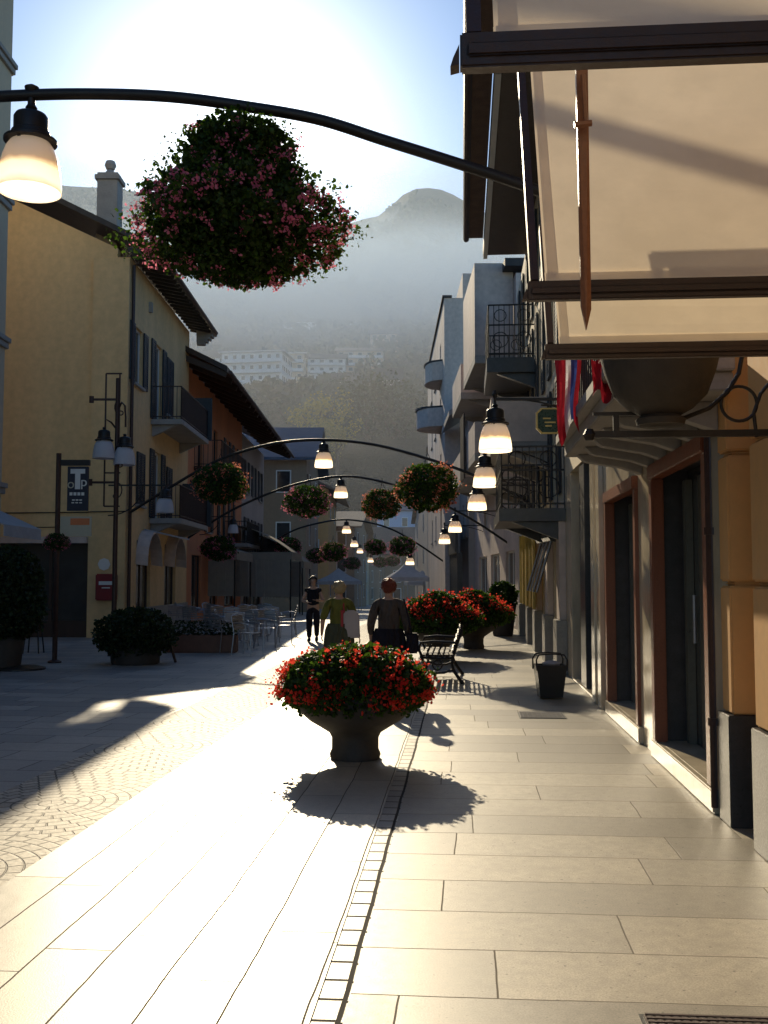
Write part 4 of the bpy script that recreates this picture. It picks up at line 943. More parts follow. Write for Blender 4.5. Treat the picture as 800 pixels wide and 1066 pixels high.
# ------------------------------------------------------------------ hanging baskets and planters
def basket(label, prof, n, leaf, petal, ncl, per=9, psz=0.03, spread=0.03, group=None, seed=0, leafm='green_leaf', hang_=0.35, rpot=0.3, plo=0.93, bumps=0.16):
    t = thing('hanging_basket', label, 'flower basket', (0, 0, 0), 0, group)
    zt = max(p[0] for p in prof); zmid = 0
    mb = MB(); mb.lathe([(0.02, -rpot*.9), (rpot*.6, -rpot*.7), (rpot*.9, -rpot*.3), (rpot, 0.05), (rpot*.9, 0.05), (rpot*.5, -.05)], n=16); mb.build('pot', 'pot', t, smooth=True)
    mb = MB()
    for k in range(3): q = 2.1*k; mb.tube([(rpot*.95*math.cos(q), rpot*.95*math.sin(q), .05), (0, 0, zt+hang_*.7)], 0.007, 5)
    mb.tube([(0, 0, zt+hang_*.7), (0, 0, zt+hang_)], .012, 6); mb.build('hanger', 'iron', t)
    link('foliage', leaf_mesh(pts_profile(prof, n, lo=0.35, seed=seed, bumps=bumps), leaf, 'foliage', leafm), t)
    link('blossoms', blossoms(prof, ncl, per, spread, psz, 'blossoms', petal, seed=seed+1, lo=plo, bumps=bumps), t)
    return t
P1 = [(0.58, 0.26), (0.50, 0.40), (0.38, 0.44), (0.24, 0.44), (0.10, 0.50), (-0.06, 0.66), (-0.25, 0.80), (-0.38, 0.80), (-0.5, 0.66), (-0.62, 0.46), (-0.72, 0.16)]
b1 = basket('huge hanging basket with pink flowers under the nearest arch, sun behind it', P1, 15000, 0.05, 'pink_petal', 130, per=14, psz=0.026, spread=0.024, seed=3, hang_=0.12, rpot=.34, plo=.98, bumps=.24)
b1.scale = (.93, .93, .93)
b1.location = at(249, 203, YA)
link('foliage', leaf_mesh(pts_profile([(z*.9, r_*.8) for z, r_ in P1], 3500, .0, .9, seed=31), .10, 'foliage', 'dark_leaf'), b1)
link('blossoms', blossoms([(z, r_) for z, r_ in P1 if z < 0.0], 190, 13, .026, .028, 'blossoms', 'pink_petal', seed=40, lo=1.03, hi=1.1, bumps=.12), b1)
# sparse trailing fringe
ex = P1; C = pts_profile(P1, 2600, .98, 1.2, seed=8, bumps=.3); link('foliage', leaf_mesh(C, .035, 'foliage', 'green_leaf'), b1)
P2 = [(0.42, 0.12), (0.36, 0.38), (0.2, 0.56), (0.0, 0.64), (-0.2, 0.62), (-0.38, 0.45), (-0.48, 0.15)]
b2 = basket('round hanging basket rimmed with pink flowers left of the second arch lamp', P2, 2600, 0.075, 'pink_petal', 110, per=8, psz=0.042, spread=.04, seed=5, plo=1.02, group=None)
b2.location = at(320, 521, 29)
def bk(src, px, py, w, lb, base=1.28, grp=None):
    Y = base*1062/w; return dup(src, lb, at(px, py, Y), rz=random.random()*6, group=grp)
b3 = basket('large hanging basket with salmon flowers above the right planters', P2, 3600, 0.07, 'salmon_petal', 110, per=9, psz=0.045, spread=.045, seed=6)
b3.location = at(445, 506, 21.5); b3.scale = (1, 1, 1.1)
bk(b3, 398, 524, 40, 'dark hanging basket just left of the large salmon one'); 
bk(b3, 230, 502, 54, 'dark green hanging basket with few red flowers before the orange house')
bk(b2, 347, 574, 28, 'distant dark basket above the green-shirted walker'); bk(b2, 391, 569, 23, 'distant round basket, left one of the pair')
bk(b2, 419, 568, 28, 'distant round basket, right one of the pair'); bk(b2, 367, 586, 18, 'small far basket below the lamps')
bk(b2, 396, 585, 15, 'tiny far basket below the left one of the pair'); bk(b2, 409, 584, 15, 'tiny far basket below the right one of the pair'); bk(b2, 301, 568, 26, 'dark basket in shade beside the cafe awning')
bk(b2, 228, 570, 36, 'trailing basket in shade low on the orange house'); 
bk(b3, 494, 537, 26, 'leafy basket behind the wall lamps on the right')
bk(b2, 330, 578, 22, 'dim basket left of the distant dark basket')
t = dup(b2, 'leafy basket ringed round the sign post', (bx_, PY, 1.6+(602-563)*sc_), scale=0.36)

def planter(label, prof, pot, n, leaf, ncl, seed, petal='red_petal', per=10, psz=.032, spread=.028, zmin=0.55, leafm='green_leaf', name='flower_planter'):
    t = thing(name, label, 'planter', (0, 0, 0), 0)
    mb = MB(); mb.lathe(pot, n=40); mb.build('pot', 'pot', t, smooth=True)
    link('foliage', leaf_mesh(pts_profile(prof, n, lo=.3, seed=seed, bumps=.12), leaf, 'foliage', leafm), t)
    if ncl: link('blossoms', blossoms(prof, ncl, per, spread, psz, 'blossoms', petal, seed=seed+1, zmin=zmin, lo=.95, bumps=.12), t)
    return t
POT = [(0.225, 0), (0.235, 0.04), (0.215, 0.09), (0.215, 0.19), (0.24, 0.24), (0.32, 0.29), (0.42, 0.35), (0.50, 0.42), (0.555, 0.5), (0.575, 0.6), (0.54, 0.62), (0.45, 0.56)]
PF = [(0.45, 0.48), (0.52, 0.60), (0.62, 0.645), (0.74, 0.64), (0.85, 0.56), (0.94, 0.40), (1.01, 0.16)]
p1 = planter('near cast stone bowl planter overflowing with red geraniums in the middle of the street', PF, POT, 9500, 0.062, 175, 4, per=16, psz=.034, spread=.032)
g = G(370, 789); p1.location = (g.x, g.y, 0); p1.scale = (.97, .97, .97)
C = pts_profile([(0.42, .5), (.6, .63), (.8, .61), (.95, .42), (1.03, .2)], 700, 1.0, 1.12, seed=2); link('foliage', leaf_mesh(C, .05, 'foliage', 'green_leaf'), p1)
Pt = planter('red-flowered bowl planter behind the bench on the walkway', [(0.5, .5), (.6, .78), (.8, .86), (1.0, .7), (1.2, .4), (1.32, .12)], [(r_*1.05, z*1.15) for r_, z in POT], 5500, .08, 150, 9, per=9, psz=.045, spread=.045, zmin=.85)
g = G(458, 684); Pt.location = (1.08, 20.3, 0)
dup(Pt, 'farther red-flowered bowl planter half hidden by the one in front', (2.05, 23.2, 0), rz=2.0, scale=1.0)
# low shrub planter, left, in shade
sh_ = planter('low dark bushy shrub planter standing in the shade', [(0.15, .40), (.3, .66), (.55, .74), (.8, .66), (.98, .4), (1.05, .1)], [(0.42, 0), (.45, .05), (.46, .3), (.42, .34), (.3, .3)], 5500, .07, 0, 12, leafm='dark_leaf', name='shrub_planter')
g = G(141, 691); sh_.location = (g.x, g.y, 0)
sh2 = planter('tall dark shrub in a terracotta tub at the left edge', [(0.5, .35), (.7, .62), (1.1, .7), (1.6, .66), (2.0, .5), (2.15, .2)], [(0.28, 0), (.32, .1), (.36, .45), (.4, .55), (.36, .58), (.2, .5)], 7000, .075, 0, 13, leafm='dark_leaf', name='shrub_planter')
g = G(2, 697); sh2.location = (g.x, g.y, 0)
# tall tub on the right pavement with greenery
tb = planter('tall grey tub with loose green plant beside the right wall', [(0.75, .3), (.95, .42), (1.2, .42), (1.4, .3), (1.5, .1)], [(0.26, 0), (.28, .05), (.33, .5), (.38, .85), (.36, .9), (.2, .8)], 1500, .1, 0, 17, name='plant_tub')
g = G(522, 662); tb.location = (g.x+.05, g.y, 0)

# ------------------------------------------------------------------ bench
def bench():
    t = thing('park_bench', 'dark iron and wood bench on the sunny walkway, seen end-on', 'bench', (0, 0, 0))
    for yy in (0.0, 1.5):
        mb = MB(); w = .045
        mb.tube([(-.30, yy, 0.0), (-.28, yy, .1), (-.24, yy, .22), (-.26, yy, .33), (-.30, yy, .42)], [.03, .026, .022, .024, .026], 8)
        mb.tube([(.34, yy, 0.0), (.28, yy, .08), (.20, yy, .2), (.17, yy, .3), (.19, yy, .42), (.25, yy, .6), (.33, yy, .82)], [.03, .026, .024, .022, .024, .022, .02], 8)
        mb.tube([(-.30, yy, .40), (0, yy, .38), (.19, yy, .40)], .022, 8)
        mb.tube([(-.25, yy, .22), (-.1, yy, .16), (.05, yy, .17), (.2, yy, .22)], .018, 8)
        mb.tube([(-.29, yy, .42), (-.33, yy, .52), (-.30, yy, .62), (-.1, yy, .64), (.1, yy, .63), (.26, yy, .62)], .022, 8)
        mb.tube([(-.18, yy, .40), (-.2, yy, .5), (-.14, yy, .6)], .012, 6); mb.tube([(0, yy, .39), (-.02, yy, .5), (0.04, yy, .61)], .012, 6)
        mb.tube([(-.05+.07*math.cos(q), yy, .28+.07*math.sin(q)) for q in [2*math.pi*k/14 for k in range(14)]], .012, 6, True)
        mb.build('side_frame', 'iron', t, smooth=True)
    mb = MB()
    for k in range(6): x = -.28+k*.085; mb.box(x, x+.06, -.08, 1.58, .425, .45)
    mb.build('seat', 'darkwood', t, bev=.005)
    mb = MB()
    for k in range(5):
        u = k/4; c = Vector((.21+.11*u, 0, .49+.32*u)); mb.bar((c.x-.025, -.08, c.z), (c.x-.025, 1.58, c.z), .02, .055, up=(-.3, 0, 1))
    mb.build('backrest', 'darkwood', t, bev=.004); return t
bn_ = bench(); g = G(459, 712); bn_.location = (g.x, g.y, 0); bn_.rotation_euler = (0, 0, -A)

# ------------------------------------------------------------------ litter bin (basket with hoops)
g = G(573, 727); t = thing('waste_bin', 'black tapered waste bin with hoop handles beside the wall', 'bin', (g.x, g.y, 0), -A+.1)
mb = MB(); a, b_, h = .15, .20, .45
for (w0, w1, z0, z1) in ((a, b_, 0.02, h),):
    V = [(-w0, -w0*.8, z0), (w0, -w0*.8, z0), (w0, w0*.8, z0), (-w0, w0*.8, z0), (-w1, -w1*.8, z1), (w1, -w1*.8, z1), (w1, w1*.8, z1), (-w1, w1*.8, z1)]
    i = .02; V += [(-w1+i, -w1*.8+i, z1), (w1-i, -w1*.8+i, z1), (w1-i, w1*.8-i, z1), (-w1+i, w1*.8-i, z1), (-w0+i, -w0*.8+i, .08), (w0-i, -w0*.8+i, .08), (w0-i, w0*.8-i, .08), (-w0+i, w0*.8-i, .08)]
    mb.add(V, [(0, 3, 2, 1)] + [(k, (k+1) % 4, 4+(k+1) % 4, 4+k) for k in range(4)] + [(4+k, 4+(k+1) % 4, 8+(k+1) % 4, 8+k) for k in range(4)] + [(8+k, 8+(k+1) % 4, 12+(k+1) % 4, 12+k) for k in range(4)] + [(12, 13, 14, 15)])
mb.build('tub', 'bin', t)
for yy in (-.16, .16):
    mb = MB(); mb.tube([(-.2, yy, .38), (-.205, yy*.9, .52), (-.17, yy*.8, .585), (0, yy*.75, .60), (.17, yy*.8, .585), (.205, yy*.9, .52), (.2, yy, .38)], .011, 8); mb.build('handle', 'iron', t, smooth=True)
mb = MB(); mb.lathe([(0.11, .43), (.13, .47), (.05, .5), (0.01, .5)], (0.02, 0, 0), 9); mb.build('liner', 'bag', t)
# drain covers
def grate(name, label, loc, w, d, n, m_):
    t = thing(name, label, 'drain cover', loc, -A); mb = MB()
    for k in range(n+1): x = -w/2+w*k/n; mb.box(x-.006, x+.006, 0, d, 0.001, .008)
    kk = int(d/(w/n))
    for k in range(kk+1): y = d*k/kk; mb.box(-w/2, w/2, y-.006, y+.006, .0085, .012)
    for k in range(n):
        for j in range(kk): mb.lathe([(.012, .002), (.012, .0095)], (-w/2+w*(k+.5)/n, d*(j+.5)/kk, 0), 6)
    mb.build('grille', m_, t)
    mb = MB(); mb.box(-w/2-.02, w/2+.02, -.02, d+.02, -.003, 0.0008); mb.build('frame', 'bin', t)
g = G(762, 1066); grate('drain_cover', 'metal drain grille at the bottom right corner of the pavement', (g.x, g.y-.12, 0.001), .62, .155, 20, 'rustiron')
g = G(566, 748); grate('drain_cover', 'square drain grille set before the waste bin', (g.x, g.y, 0.001), .5, .5, 9, 'concrete')

# ------------------------------------------------------------------ cafe furniture
ch = thing('cafe_chair', 'aluminium cafe armchair', 'chair', (0, 0, 0), 0, 'cafe chairs on the terrace')
for sx in (-1, 1):
    mb = MB(); mb.tube([(sx*.22, -.24, 0), (sx*.24, -.23, .45), (sx*.25, -.2, .62), (sx*.25, .0, .66), (sx*.24, .2, .66)], .013, 6); mb.build('leg', 'alu', ch, smooth=True)
    mb = MB(); mb.tube([(sx*.22, .26, 0), (sx*.22, .2, .45), (sx*.21, .28, .80)], .013, 6); mb.build('leg', 'alu', ch, smooth=True)
mb = MB()
for k in range(7): y = -.22+k*.065; mb.box(-.215, .215, y, y+.05, .44, .452)
mb.build('seat', 'alu', ch)
mb = MB()
for k in range(5): z = .52+k*.06; y = .215+k*.014; mb.box(-.20, .20, y, y+.01, z, z+.045)
mb.tube([(-.21, .275, .80), (0, .29, .84), (.21, .275, .80)], .013, 6); mb.build('backrest', 'alu', ch)
tbt = thing('cafe_table', 'small round aluminium cafe table', 'table', (0, 0, 0), 0, 'cafe tables on the terrace')
mb = MB(); mb.lathe([(.35, .70), (.36, .71), (.36, .73), (.35, .735)], n=24); mb.build('table_top', 'alu', tbt)
mb = MB(); mb.tube([(0, 0, .06), (0, 0, .70)], .03, 8); mb.build('column', 'alu', tbt)
mb = MB()
for k in range(4): q = math.pi/4+k*math.pi/2; mb.bar((0, 0, .07), (.3*math.cos(q), .3*math.sin(q), .02), .035, .03)
mb.build('base', 'alu', tbt)
spots = [(186, 661, 0.5), (202, 662, 2.8), (216, 660, -.4), (229, 679, 2.6), (246, 676, 0.3), (240, 664, 3.4), (258, 681, 1.1), (265, 668, -2.2), (276, 674, 1.7), (283, 664, 0.2), (290, 670, 2.4), (299, 661, -1.4), (222, 655, 1.2), (262, 658, 2.1)]
words_ = ['cafe armchair just beside the shrub planter, turned to the house', 'cafe armchair second from the shrub planter', 'cafe armchair behind the low terracotta trough', 'cafe armchair at the near corner of the terrace, facing away', 'cafe armchair next to the near corner one, side-on', 'cafe armchair in the back row by the orange wall', 'front cafe armchair standing nearest the sunny paving', 'cafe armchair behind the front one', 'cafe armchair at the right table, back to the street', 'cafe armchair beyond the right table', 'cafe armchair catching the sun on its arm', 'rightmost cafe armchair standing apart with tilted back', 'cafe armchair deep in the terrace near the arched windows', 'cafe armchair deep in the terrace under the hanging basket']
spots += [(192, 655, 1.9), (208, 657, -1.1), (232, 662, .8), (248, 659, -2.4), (270, 661, 1.0), (278, 657, 3.0), (254, 673, -.6), (236, 670, 1.6)]
words_ += ['cafe armchair half seen under the first arched hood', 'cafe armchair between the two arched windows', 'cafe armchair before the low wall, turned inwards', 'cafe armchair against the grey side curtain', 'cafe armchair behind the sunny-end table', 'cafe armchair farthest back at the sunny end', 'cafe armchair pushed against the middle table, street side', 'cafe armchair pushed against the middle table, house side']
for i, (px, py, rz) in enumerate(spots):
    g = G(px, py)
    if i == 0: ch.location = g; ch.rotation_euler = (0, 0, rz); ch['label'] = 'silver ' + words_[0]
    else: dup(ch, 'silver ' + words_[i], g, rz)
for i, (px, py, lb) in enumerate([(196, 658, 'small round cafe table nearest the arched windows'), (250, 669, 'small round cafe table in the middle of the terrace'), (272, 662, 'small round cafe table at the sunny end of the terrace')]):
    g = G(px, py)
    if i == 0: tbt.location = g; tbt['label'] = lb
    else: dup(tbt, lb, g, 0)
g = G(211, 679); t = thing('flower_trough', 'low terracotta trough edging the cafe terrace', 'planter', g)
mb = MB(); mb.box(-.75, .75, -.2, .2, 0, .38); mb.build('trough', 'terracotta', t, bev=.02)
link('foliage', leaf_mesh(np.stack([RNG.uniform(-.75, .75, 900), RNG.uniform(-.22, .22, 900), .38+RNG.random(900)**1.5*.3], 1), .06, 'foliage', 'dark_leaf'), t)
# folding stand by the shrub planter
g = G(172, 690); t = thing('sign_easel', 'low dark folding easel leaning beside the shrub planter', 'easel', g, .3)
mb = MB(); mb.bar((-.12, 0, 0), (-.3, .1, .62), .04); mb.bar((.2, 0, 0), (.02, .1, .62), .04); mb.bar((-.25, .08, .45), (.07, .08, .45), .03); mb.build('leg', 'darkwood', t)
# shaded round plate on ground at left edge
g = G(22, 697); t = thing('base_plate', 'flat dark round base plate lying on the paving at the left edge', 'base plate', (g.x, g.y, 0.002)); mb = MB(); mb.lathe([(.42, 0), (.42, .03), (.3, .06), (.05, .07)], n=24); mb.build('plate', 'bin', t)
# bistro stool near left shrub
g = G(35, 680); t = thing('bar_stool', 'thin dark high stool beside the tall shrub', 'stool', g)
for k in range(4):
    mb = MB(); q = math.pi/4+k*math.pi/2; mb.bar((.24*math.cos(q), .24*math.sin(q), 0), (.15*math.cos(q), .15*math.sin(q), .74), .025); mb.build('leg', 'iron', t)
mb = MB(); mb.lathe([(.2, .74), (.21, .77), (.19, .79)], n=18); mb.build('seat', 'iron', t)
# fabric market tents
def tent(px, Y, w, lb, m_='whitecloth'):
    x = (px-400)/1062*Y; z = gz(Y); t = thing('market_tent', lb, 'tent', (x, Y, z), 0.1); h = 2.2
    mb = MB(); c = [(-w/2, -w/2), (w/2, -w/2), (w/2, w/2), (-w/2, w/2)]
    for i in range(4):
        a, b = c[i], c[(i+1) % 4]; mid = ((a[0]+b[0])/4, (a[1]+b[1])/4)
        mb.quad((*a, h), (*b, h), (b[0]*.45, b[1]*.45, h+.42), (a[0]*.45, a[1]*.45, h+.42)); mb.quad((a[0]*.45, a[1]*.45, h+.42), (b[0]*.45, b[1]*.45, h+.42), (0, 0, h+.95)); mb.quad((*a, h), (*b, h), (*b, h-.25), (*a, h-.25))
    mb.build('roof', m_, t)
    for a in c: mb = MB(); mb.bar((*a, 0), (*a, h), .04); mb.build('pole', 'alu', t)
tent(424, 62, 2.4, 'white peaked market tent just behind the red-haired walker')
tent(352, 75, 3.2, 'flat wide pale market tent beyond the walkers', 'whitecloth')
tent(440, 80, 2.6, 'second white market tent, mostly hidden by the first')

# ------------------------------------------------------------------ people
def skin_mesh(verts, edges, name, mat, sub=2):
    """verts: {key: ((x,y,z), r or (rx,ry))}"""
    keys = list(verts); idx = {k: i for i, k in enumerate(keys)}
    me = bpy.data.meshes.new(name); me.from_pydata([verts[k][0] for k in keys], [(idx[a], idx[b]) for a, b in edges], [])
    o = bpy.data.objects.new(name, me); COL.objects.link(o)
    md = o.modifiers.new('s', 'SKIN'); md.use_smooth_shade = True; sd = me.skin_vertices[0].data
    for k in keys:
        r_ = verts[k][1]; sd[idx[k]].radius = r_ if isinstance(r_, tuple) else (r_, r_)
    sd[0].use_root = True
    s2 = o.modifiers.new('u', 'SUBSURF'); s2.levels = sub; s2.render_levels = sub
    dg = bpy.context.evaluated_depsgraph_get(); m2 = bpy.data.meshes.new_from_object(o.evaluated_get(dg)); bpy.data.objects.remove(o)
    m2.materials.clear(); m2.materials.append(M[mat]); m2.polygons.foreach_set('use_smooth', [True]*len(m2.polygons)); m2.name = name; return m2
def person(label, loc, rz, H=1.62, stride=0.16, shirt='olive', lower='darkcloth', hair='blonde', skirt=False, armL=((-.25, .05, .98), (-.26, -.02, .74)), armR=((.25, .05, .98), (.26, -.02, .74)), sleeves=True, longhair=False, wide=1.0, seated=False):
    t = thing('person', label, 'person', loc, rz); k = H/1.62
    S = lambda p: (p[0]*k*wide, p[1]*k, p[2]*k)
    # faces +Y, walking
    J = {'pel': ((0, 0, .86), (.15, .11)), 'abd': ((0, .0, .98), (.13, .10)), 'chest': ((0, .0, 1.16), (.145, .10)), 'sh': ((0, 0, 1.30), (.09, .07)), 'neck': ((0, .01, 1.355), .054), 'nk2': ((0, .015, 1.395), .05),
         'hd0': ((0, .03, 1.445), (.065, .075)), 'hd1': ((0, .03, 1.505), (.078, .092)), 'hd2': ((0, .025, 1.56), (.062, .07))}
    E = [('pel', 'abd'), ('abd', 'chest'), ('chest', 'sh'), ('sh', 'neck'), ('neck', 'nk2'), ('nk2', 'hd0'), ('hd0', 'hd1'), ('hd1', 'hd2')]
    for s_, nm, el in ((-1, 'L', armL), (1, 'R', armR)):
        J['shd'+nm] = ((s_*.150, 0, 1.27), .056); J['elb'+nm] = (el[0], .043); J['wri'+nm] = (el[1], .028)
        d = (Vector(el[1])-Vector(el[0])).normalized(); J['pal'+nm] = (tuple(Vector(el[1])+d*.08), (.036, .018))
        E += [('sh', 'shd'+nm), ('shd'+nm, 'elb'+nm), ('elb'+nm, 'wri'+nm), ('wri'+nm, 'pal'+nm)]
        fy = stride*s_
        if seated: J['hip'+nm] = ((s_*.09, .02, .82), .085); J['kne'+nm] = ((s_*.11, .42, .80), .06); J['ank'+nm] = ((s_*.11, .44, .42), .04); J['toe'+nm] = ((s_*.11, .58, .38), .035)
        else:
            J['hip'+nm] = ((s_*.085, 0, .80), .085); J['kne'+nm] = ((s_*.09, fy*.6+.02, .45), .058); J['ank'+nm] = ((s_*.085, fy-(.04 if fy < 0 else 0), .09+(.03 if fy < 0 else 0)), .038); J['toe'+nm] = ((s_*.09, fy+.13, .035), .032)
        E += [('pel', 'hip'+nm), ('hip'+nm, 'kne'+nm), ('kne'+nm, 'ank'+nm), ('ank'+nm, 'toe'+nm)]
    J = {a: (S(p), (tuple(x*k for x in r_) if isinstance(r_, tuple) else r_*k)) for a, (p, r_) in J.items()}
    body = link('body', skin_mesh(J, E, 'body', 'skin'), t)
    # fingers, nose, ears folded into the body mesh
    bm = bmesh.new(); bm.from_mesh(body.data)
    def ell(c, r_, rot=None):
        q = bmesh.ops.create_uvsphere(bm, u_segments=8, v_segments=6, radius=1.0, matrix=Matrix.Translation(c) @ Matrix.Diagonal((*r_, 1)))
    ell(S((0, .128, 1.485)), (.012*k, .02*k, .02*k))
    for s_ in (-1, 1):
        ell(S((s_*.082, .03, 1.495)), (.01*k, .018*k, .03*k)); ell(S((s_*.03, .108, 1.51)), (.012*k, .01*k, .008*k))
    ell(S((0, .112, 1.45)), (.022*k, .01*k, .006*k))
    bm.to_mesh(body.data); bm.free(); body.data.polygons.foreach_set('use_smooth', [True]*len(body.data.polygons))
    fm = MB()
    for nm, s_, el in (('L', -1, armL), ('R', 1, armR)):
        d = (Vector(el[1])-Vector(el[0])).normalized(); c = Vector(el[1])+d*.10; side = Vector((0, 1, 0)); inw = Vector((-s_, 0, 0))
        for q, ln in ((-.027, .055), (-.009, .072), (.009, .078), (.027, .068)):
            b0 = c+side*q; fm.tube([S(b0), S(b0+d*ln*.5+inw*.006), S(b0+d*ln+inw*.022)], [.0085*k, .008*k, .006*k], 6)
        b0 = Vector(el[1])+d*.05+side*.03; fm.tube([S(b0), S(b0+side*.03+d*.02), S(b0+side*.04+d*.055+inw*.01)], [.01*k, .009*k, .007*k], 6)
    h_ = fm.build('fingers', 'skin', t, smooth=True)
    bmj = bmesh.new(); bmj.from_mesh(body.data); bmj.from_mesh(h_.data); bmj.to_mesh(body.data); bmj.free(); bpy.data.objects.remove(h_)
    inf = lambda n_, a, b=None: (J[n_][0], tuple(x+a*k for x in J[n_][1]) if isinstance(J[n_][1], tuple) else J[n_][1]+a*k)
    sj = {n_: inf(n_, .022) for n_ in ('pel', 'abd', 'chest', 'sh', 'shdL', 'shdR')}; sj['sh'] = (J['sh'][0], (.105*k, .08*k))
    se = [('pel', 'abd'), ('abd', 'chest'), ('chest', 'sh'), ('sh', 'shdL'), ('sh', 'shdR')]
    for nm in 'LR':
        e_ = Vector(J['elb'+nm][0]); s0 = Vector(J['shd'+nm][0])
        if sleeves: sj['elb'+nm] = inf('elb'+nm, .018); w_ = Vector(J['wri'+nm][0]); sj['cuf'+nm] = (tuple(e_.lerp(w_, .8 if sleeves != 'short' else .05)), .042*k)
        else: sj['elb'+nm] = (tuple(s0.lerp(e_, .3)), .062*k)
        se += [('shd'+nm, 'elb'+nm)] + ([('elb'+nm, 'cuf'+nm)] if sleeves else [])
    link('shirt', skin_mesh(sj, se, 'shirt', shirt), t)
    lj = {'pel': inf('pel', .014), 'abd': (tuple(Vector(J['pel'][0])+Vector((0, 0, .05*k))), (.15*k, .115*k))}; le = [('pel', 'abd')]
    for nm in 'LR':
        lj['hip'+nm] = inf('hip'+nm, .02); lj['kne'+nm] = inf('kne'+nm, .025); lj['ank'+nm] = inf('ank'+nm, .022); le += [('pel', 'hip'+nm), ('hip'+nm, 'kne'+nm), ('kne'+nm, 'ank'+nm)]
    if skirt:
        mb = MB(); n = 24; V = []; prof_ = [(0.155, .95), (.19, .85), (.205, .7), (.215, .5), (.22, skirt)]
        for r_, z in prof_: V += [(r_*k*wide*1.05*(1+.03*math.sin(q*5))*math.cos(q), r_*.78*k*(1+.04*math.sin(q*7+z*9))*math.sin(q), z*k) for q in [2*math.pi*j/n for j in range(n)]]
        mb.add(V, [(i*n+j, i*n+(j+1) % n, (i+1)*n+(j+1) % n, (i+1)*n+j) for i in range(len(prof_)-1) for j in range(n)]); mb.build('skirt', lower, t, smooth=True)
    else: link('trousers', skin_mesh(lj, le, 'trousers', lower), t)
    mb = MB()
    for nm in 'LR':
        a_, b_ = Vector(J['ank'+nm][0]), Vector(J['toe'+nm][0]); mb.tube([a_+Vector((0, -.05*k, -.03*k)), a_.lerp(b_, .4)+Vector((0, 0, -.012*k)), b_, b_+Vector((0, .03*k, -.01*k))], [.036*k, .046*k, .042*k, .02*k], 10)
    mb.build('shoe', 'bin', t, smooth=True) if False else mb.build('shoes', 'bin', t, smooth=True)
    # hair
    bm = bmesh.new(); bmesh.ops.create_icosphere(bm, subdivisions=4, radius=1.0); rng = random.Random(3)
    from mathutils import noise as nz_
    c = Vector(S((0, .008, 1.525)))
    for v in list(bm.verts):
        p = v.co.copy(); l_ = 1.06+.20*nz_.noise(p*3.5+c*9)+.14*nz_.noise(p*10)
        v.co = Vector((p.x*.098*k*l_, p.y*.108*k*l_, p.z*(.095 if p.z > 0 else (.15 if longhair else .11))*k*l_))+c
    dele = [v for v in bm.verts if v.co.y > c.y+.055*k and v.co.z < c.z+.035*k]; bmesh.ops.delete(bm, geom=dele, context='VERTS')
    me = bpy.data.meshes.new('hair'); bm.to_mesh(me); bm.free(); me.materials.append(M[hair]); me.polygons.foreach_set('use_smooth', [True]*len(me.polygons)); link('hair', me, t)
    return t
g1 = Vector((-.64*1.0, 15.4, 0)); g1.x = (353-400)/1062*15.4
w1 = person('walker seen from behind in an olive shirt with short fair hair', g1, 0, 1.56, .17, 'olive', 'khaki', 'blonde', skirt=.42, armL=((-.225, -.04, 1.03), (-.245, .06, .82)), armR=((.225, .04, 1.02), (.27, .05, .80)), sleeves='short', wide=1.12)
b = thing('shoulder_bag', 'white cloth bag with red strap carried on the right hip by the olive-shirted walker', 'bag', (g1.x+.19, g1.y-.12, .70))
mb = MB(); mb.prism([(-.12, 0, 0), (.13, 0, .0), (.12, 0, .36), (.06, 0, .42), (-.08, 0, .42), (-.12, 0, .36)], (0, .07, 0)); mb.build('pouch', 'bag', b, bev=.02)
mb = MB(); mb.tube([(-.11, .0, .38), (-.12, .02, .50), (-.10, .10, .60)], .012, 6); mb.box(-.16, -.122, 0, .06, .02, .42); mb.build('strap', 'redstrap', b)
g2 = Vector(((405-400)/1062*13.4, 13.4, 0))
w2 = person('walker seen from behind in a grey-brown jacket with bushy red hair', g2, 0, 1.60, .1, 'brownjacket', 'darkcloth', 'redhair', skirt=.30, armL=((-.215, -.02, 1.02), (-.215, .12, .82)), armR=((.22, -.02, 1.0), (.235, .08, .78)), wide=1.12)
b = thing('shoulder_bag', 'dark handbag on the right arm of the red-haired walker', 'bag', (g2.x+.30, g2.y-.02, .62))
mb = MB(); mb.box(-.07, .09, -.14, .14, 0, .26); mb.build('pouch', 'darkcloth', b, bev=.02); mb = MB(); mb.tube([(0, -.1, .25), (-.05, -.06, .5), (-.10, 0, .70), (-.05, .06, .5), (0, .1, .25)], .01, 6); mb.build('strap', 'darkcloth', b)
g3 = G(326, 668); person('distant walker in black vest and dark trousers facing the camera', (g3.x, g3.y, 0), R(180), 1.66, .08, 'blackcloth', 'darkcloth', 'darkhair', armL=((-.26, .05, 1.0), (-.14, .22, 1.02)), armR=((.26, .05, 1.0), (.14, .22, .98)), sleeves=False)
g4 = Vector(((442-400)/1062*25, 25, 0)); person('fair-haired child half hidden behind the red planter', (g4.x, g4.y, 0), 0.3, 1.12, .05, 'whitecloth', 'khaki', 'blonde')

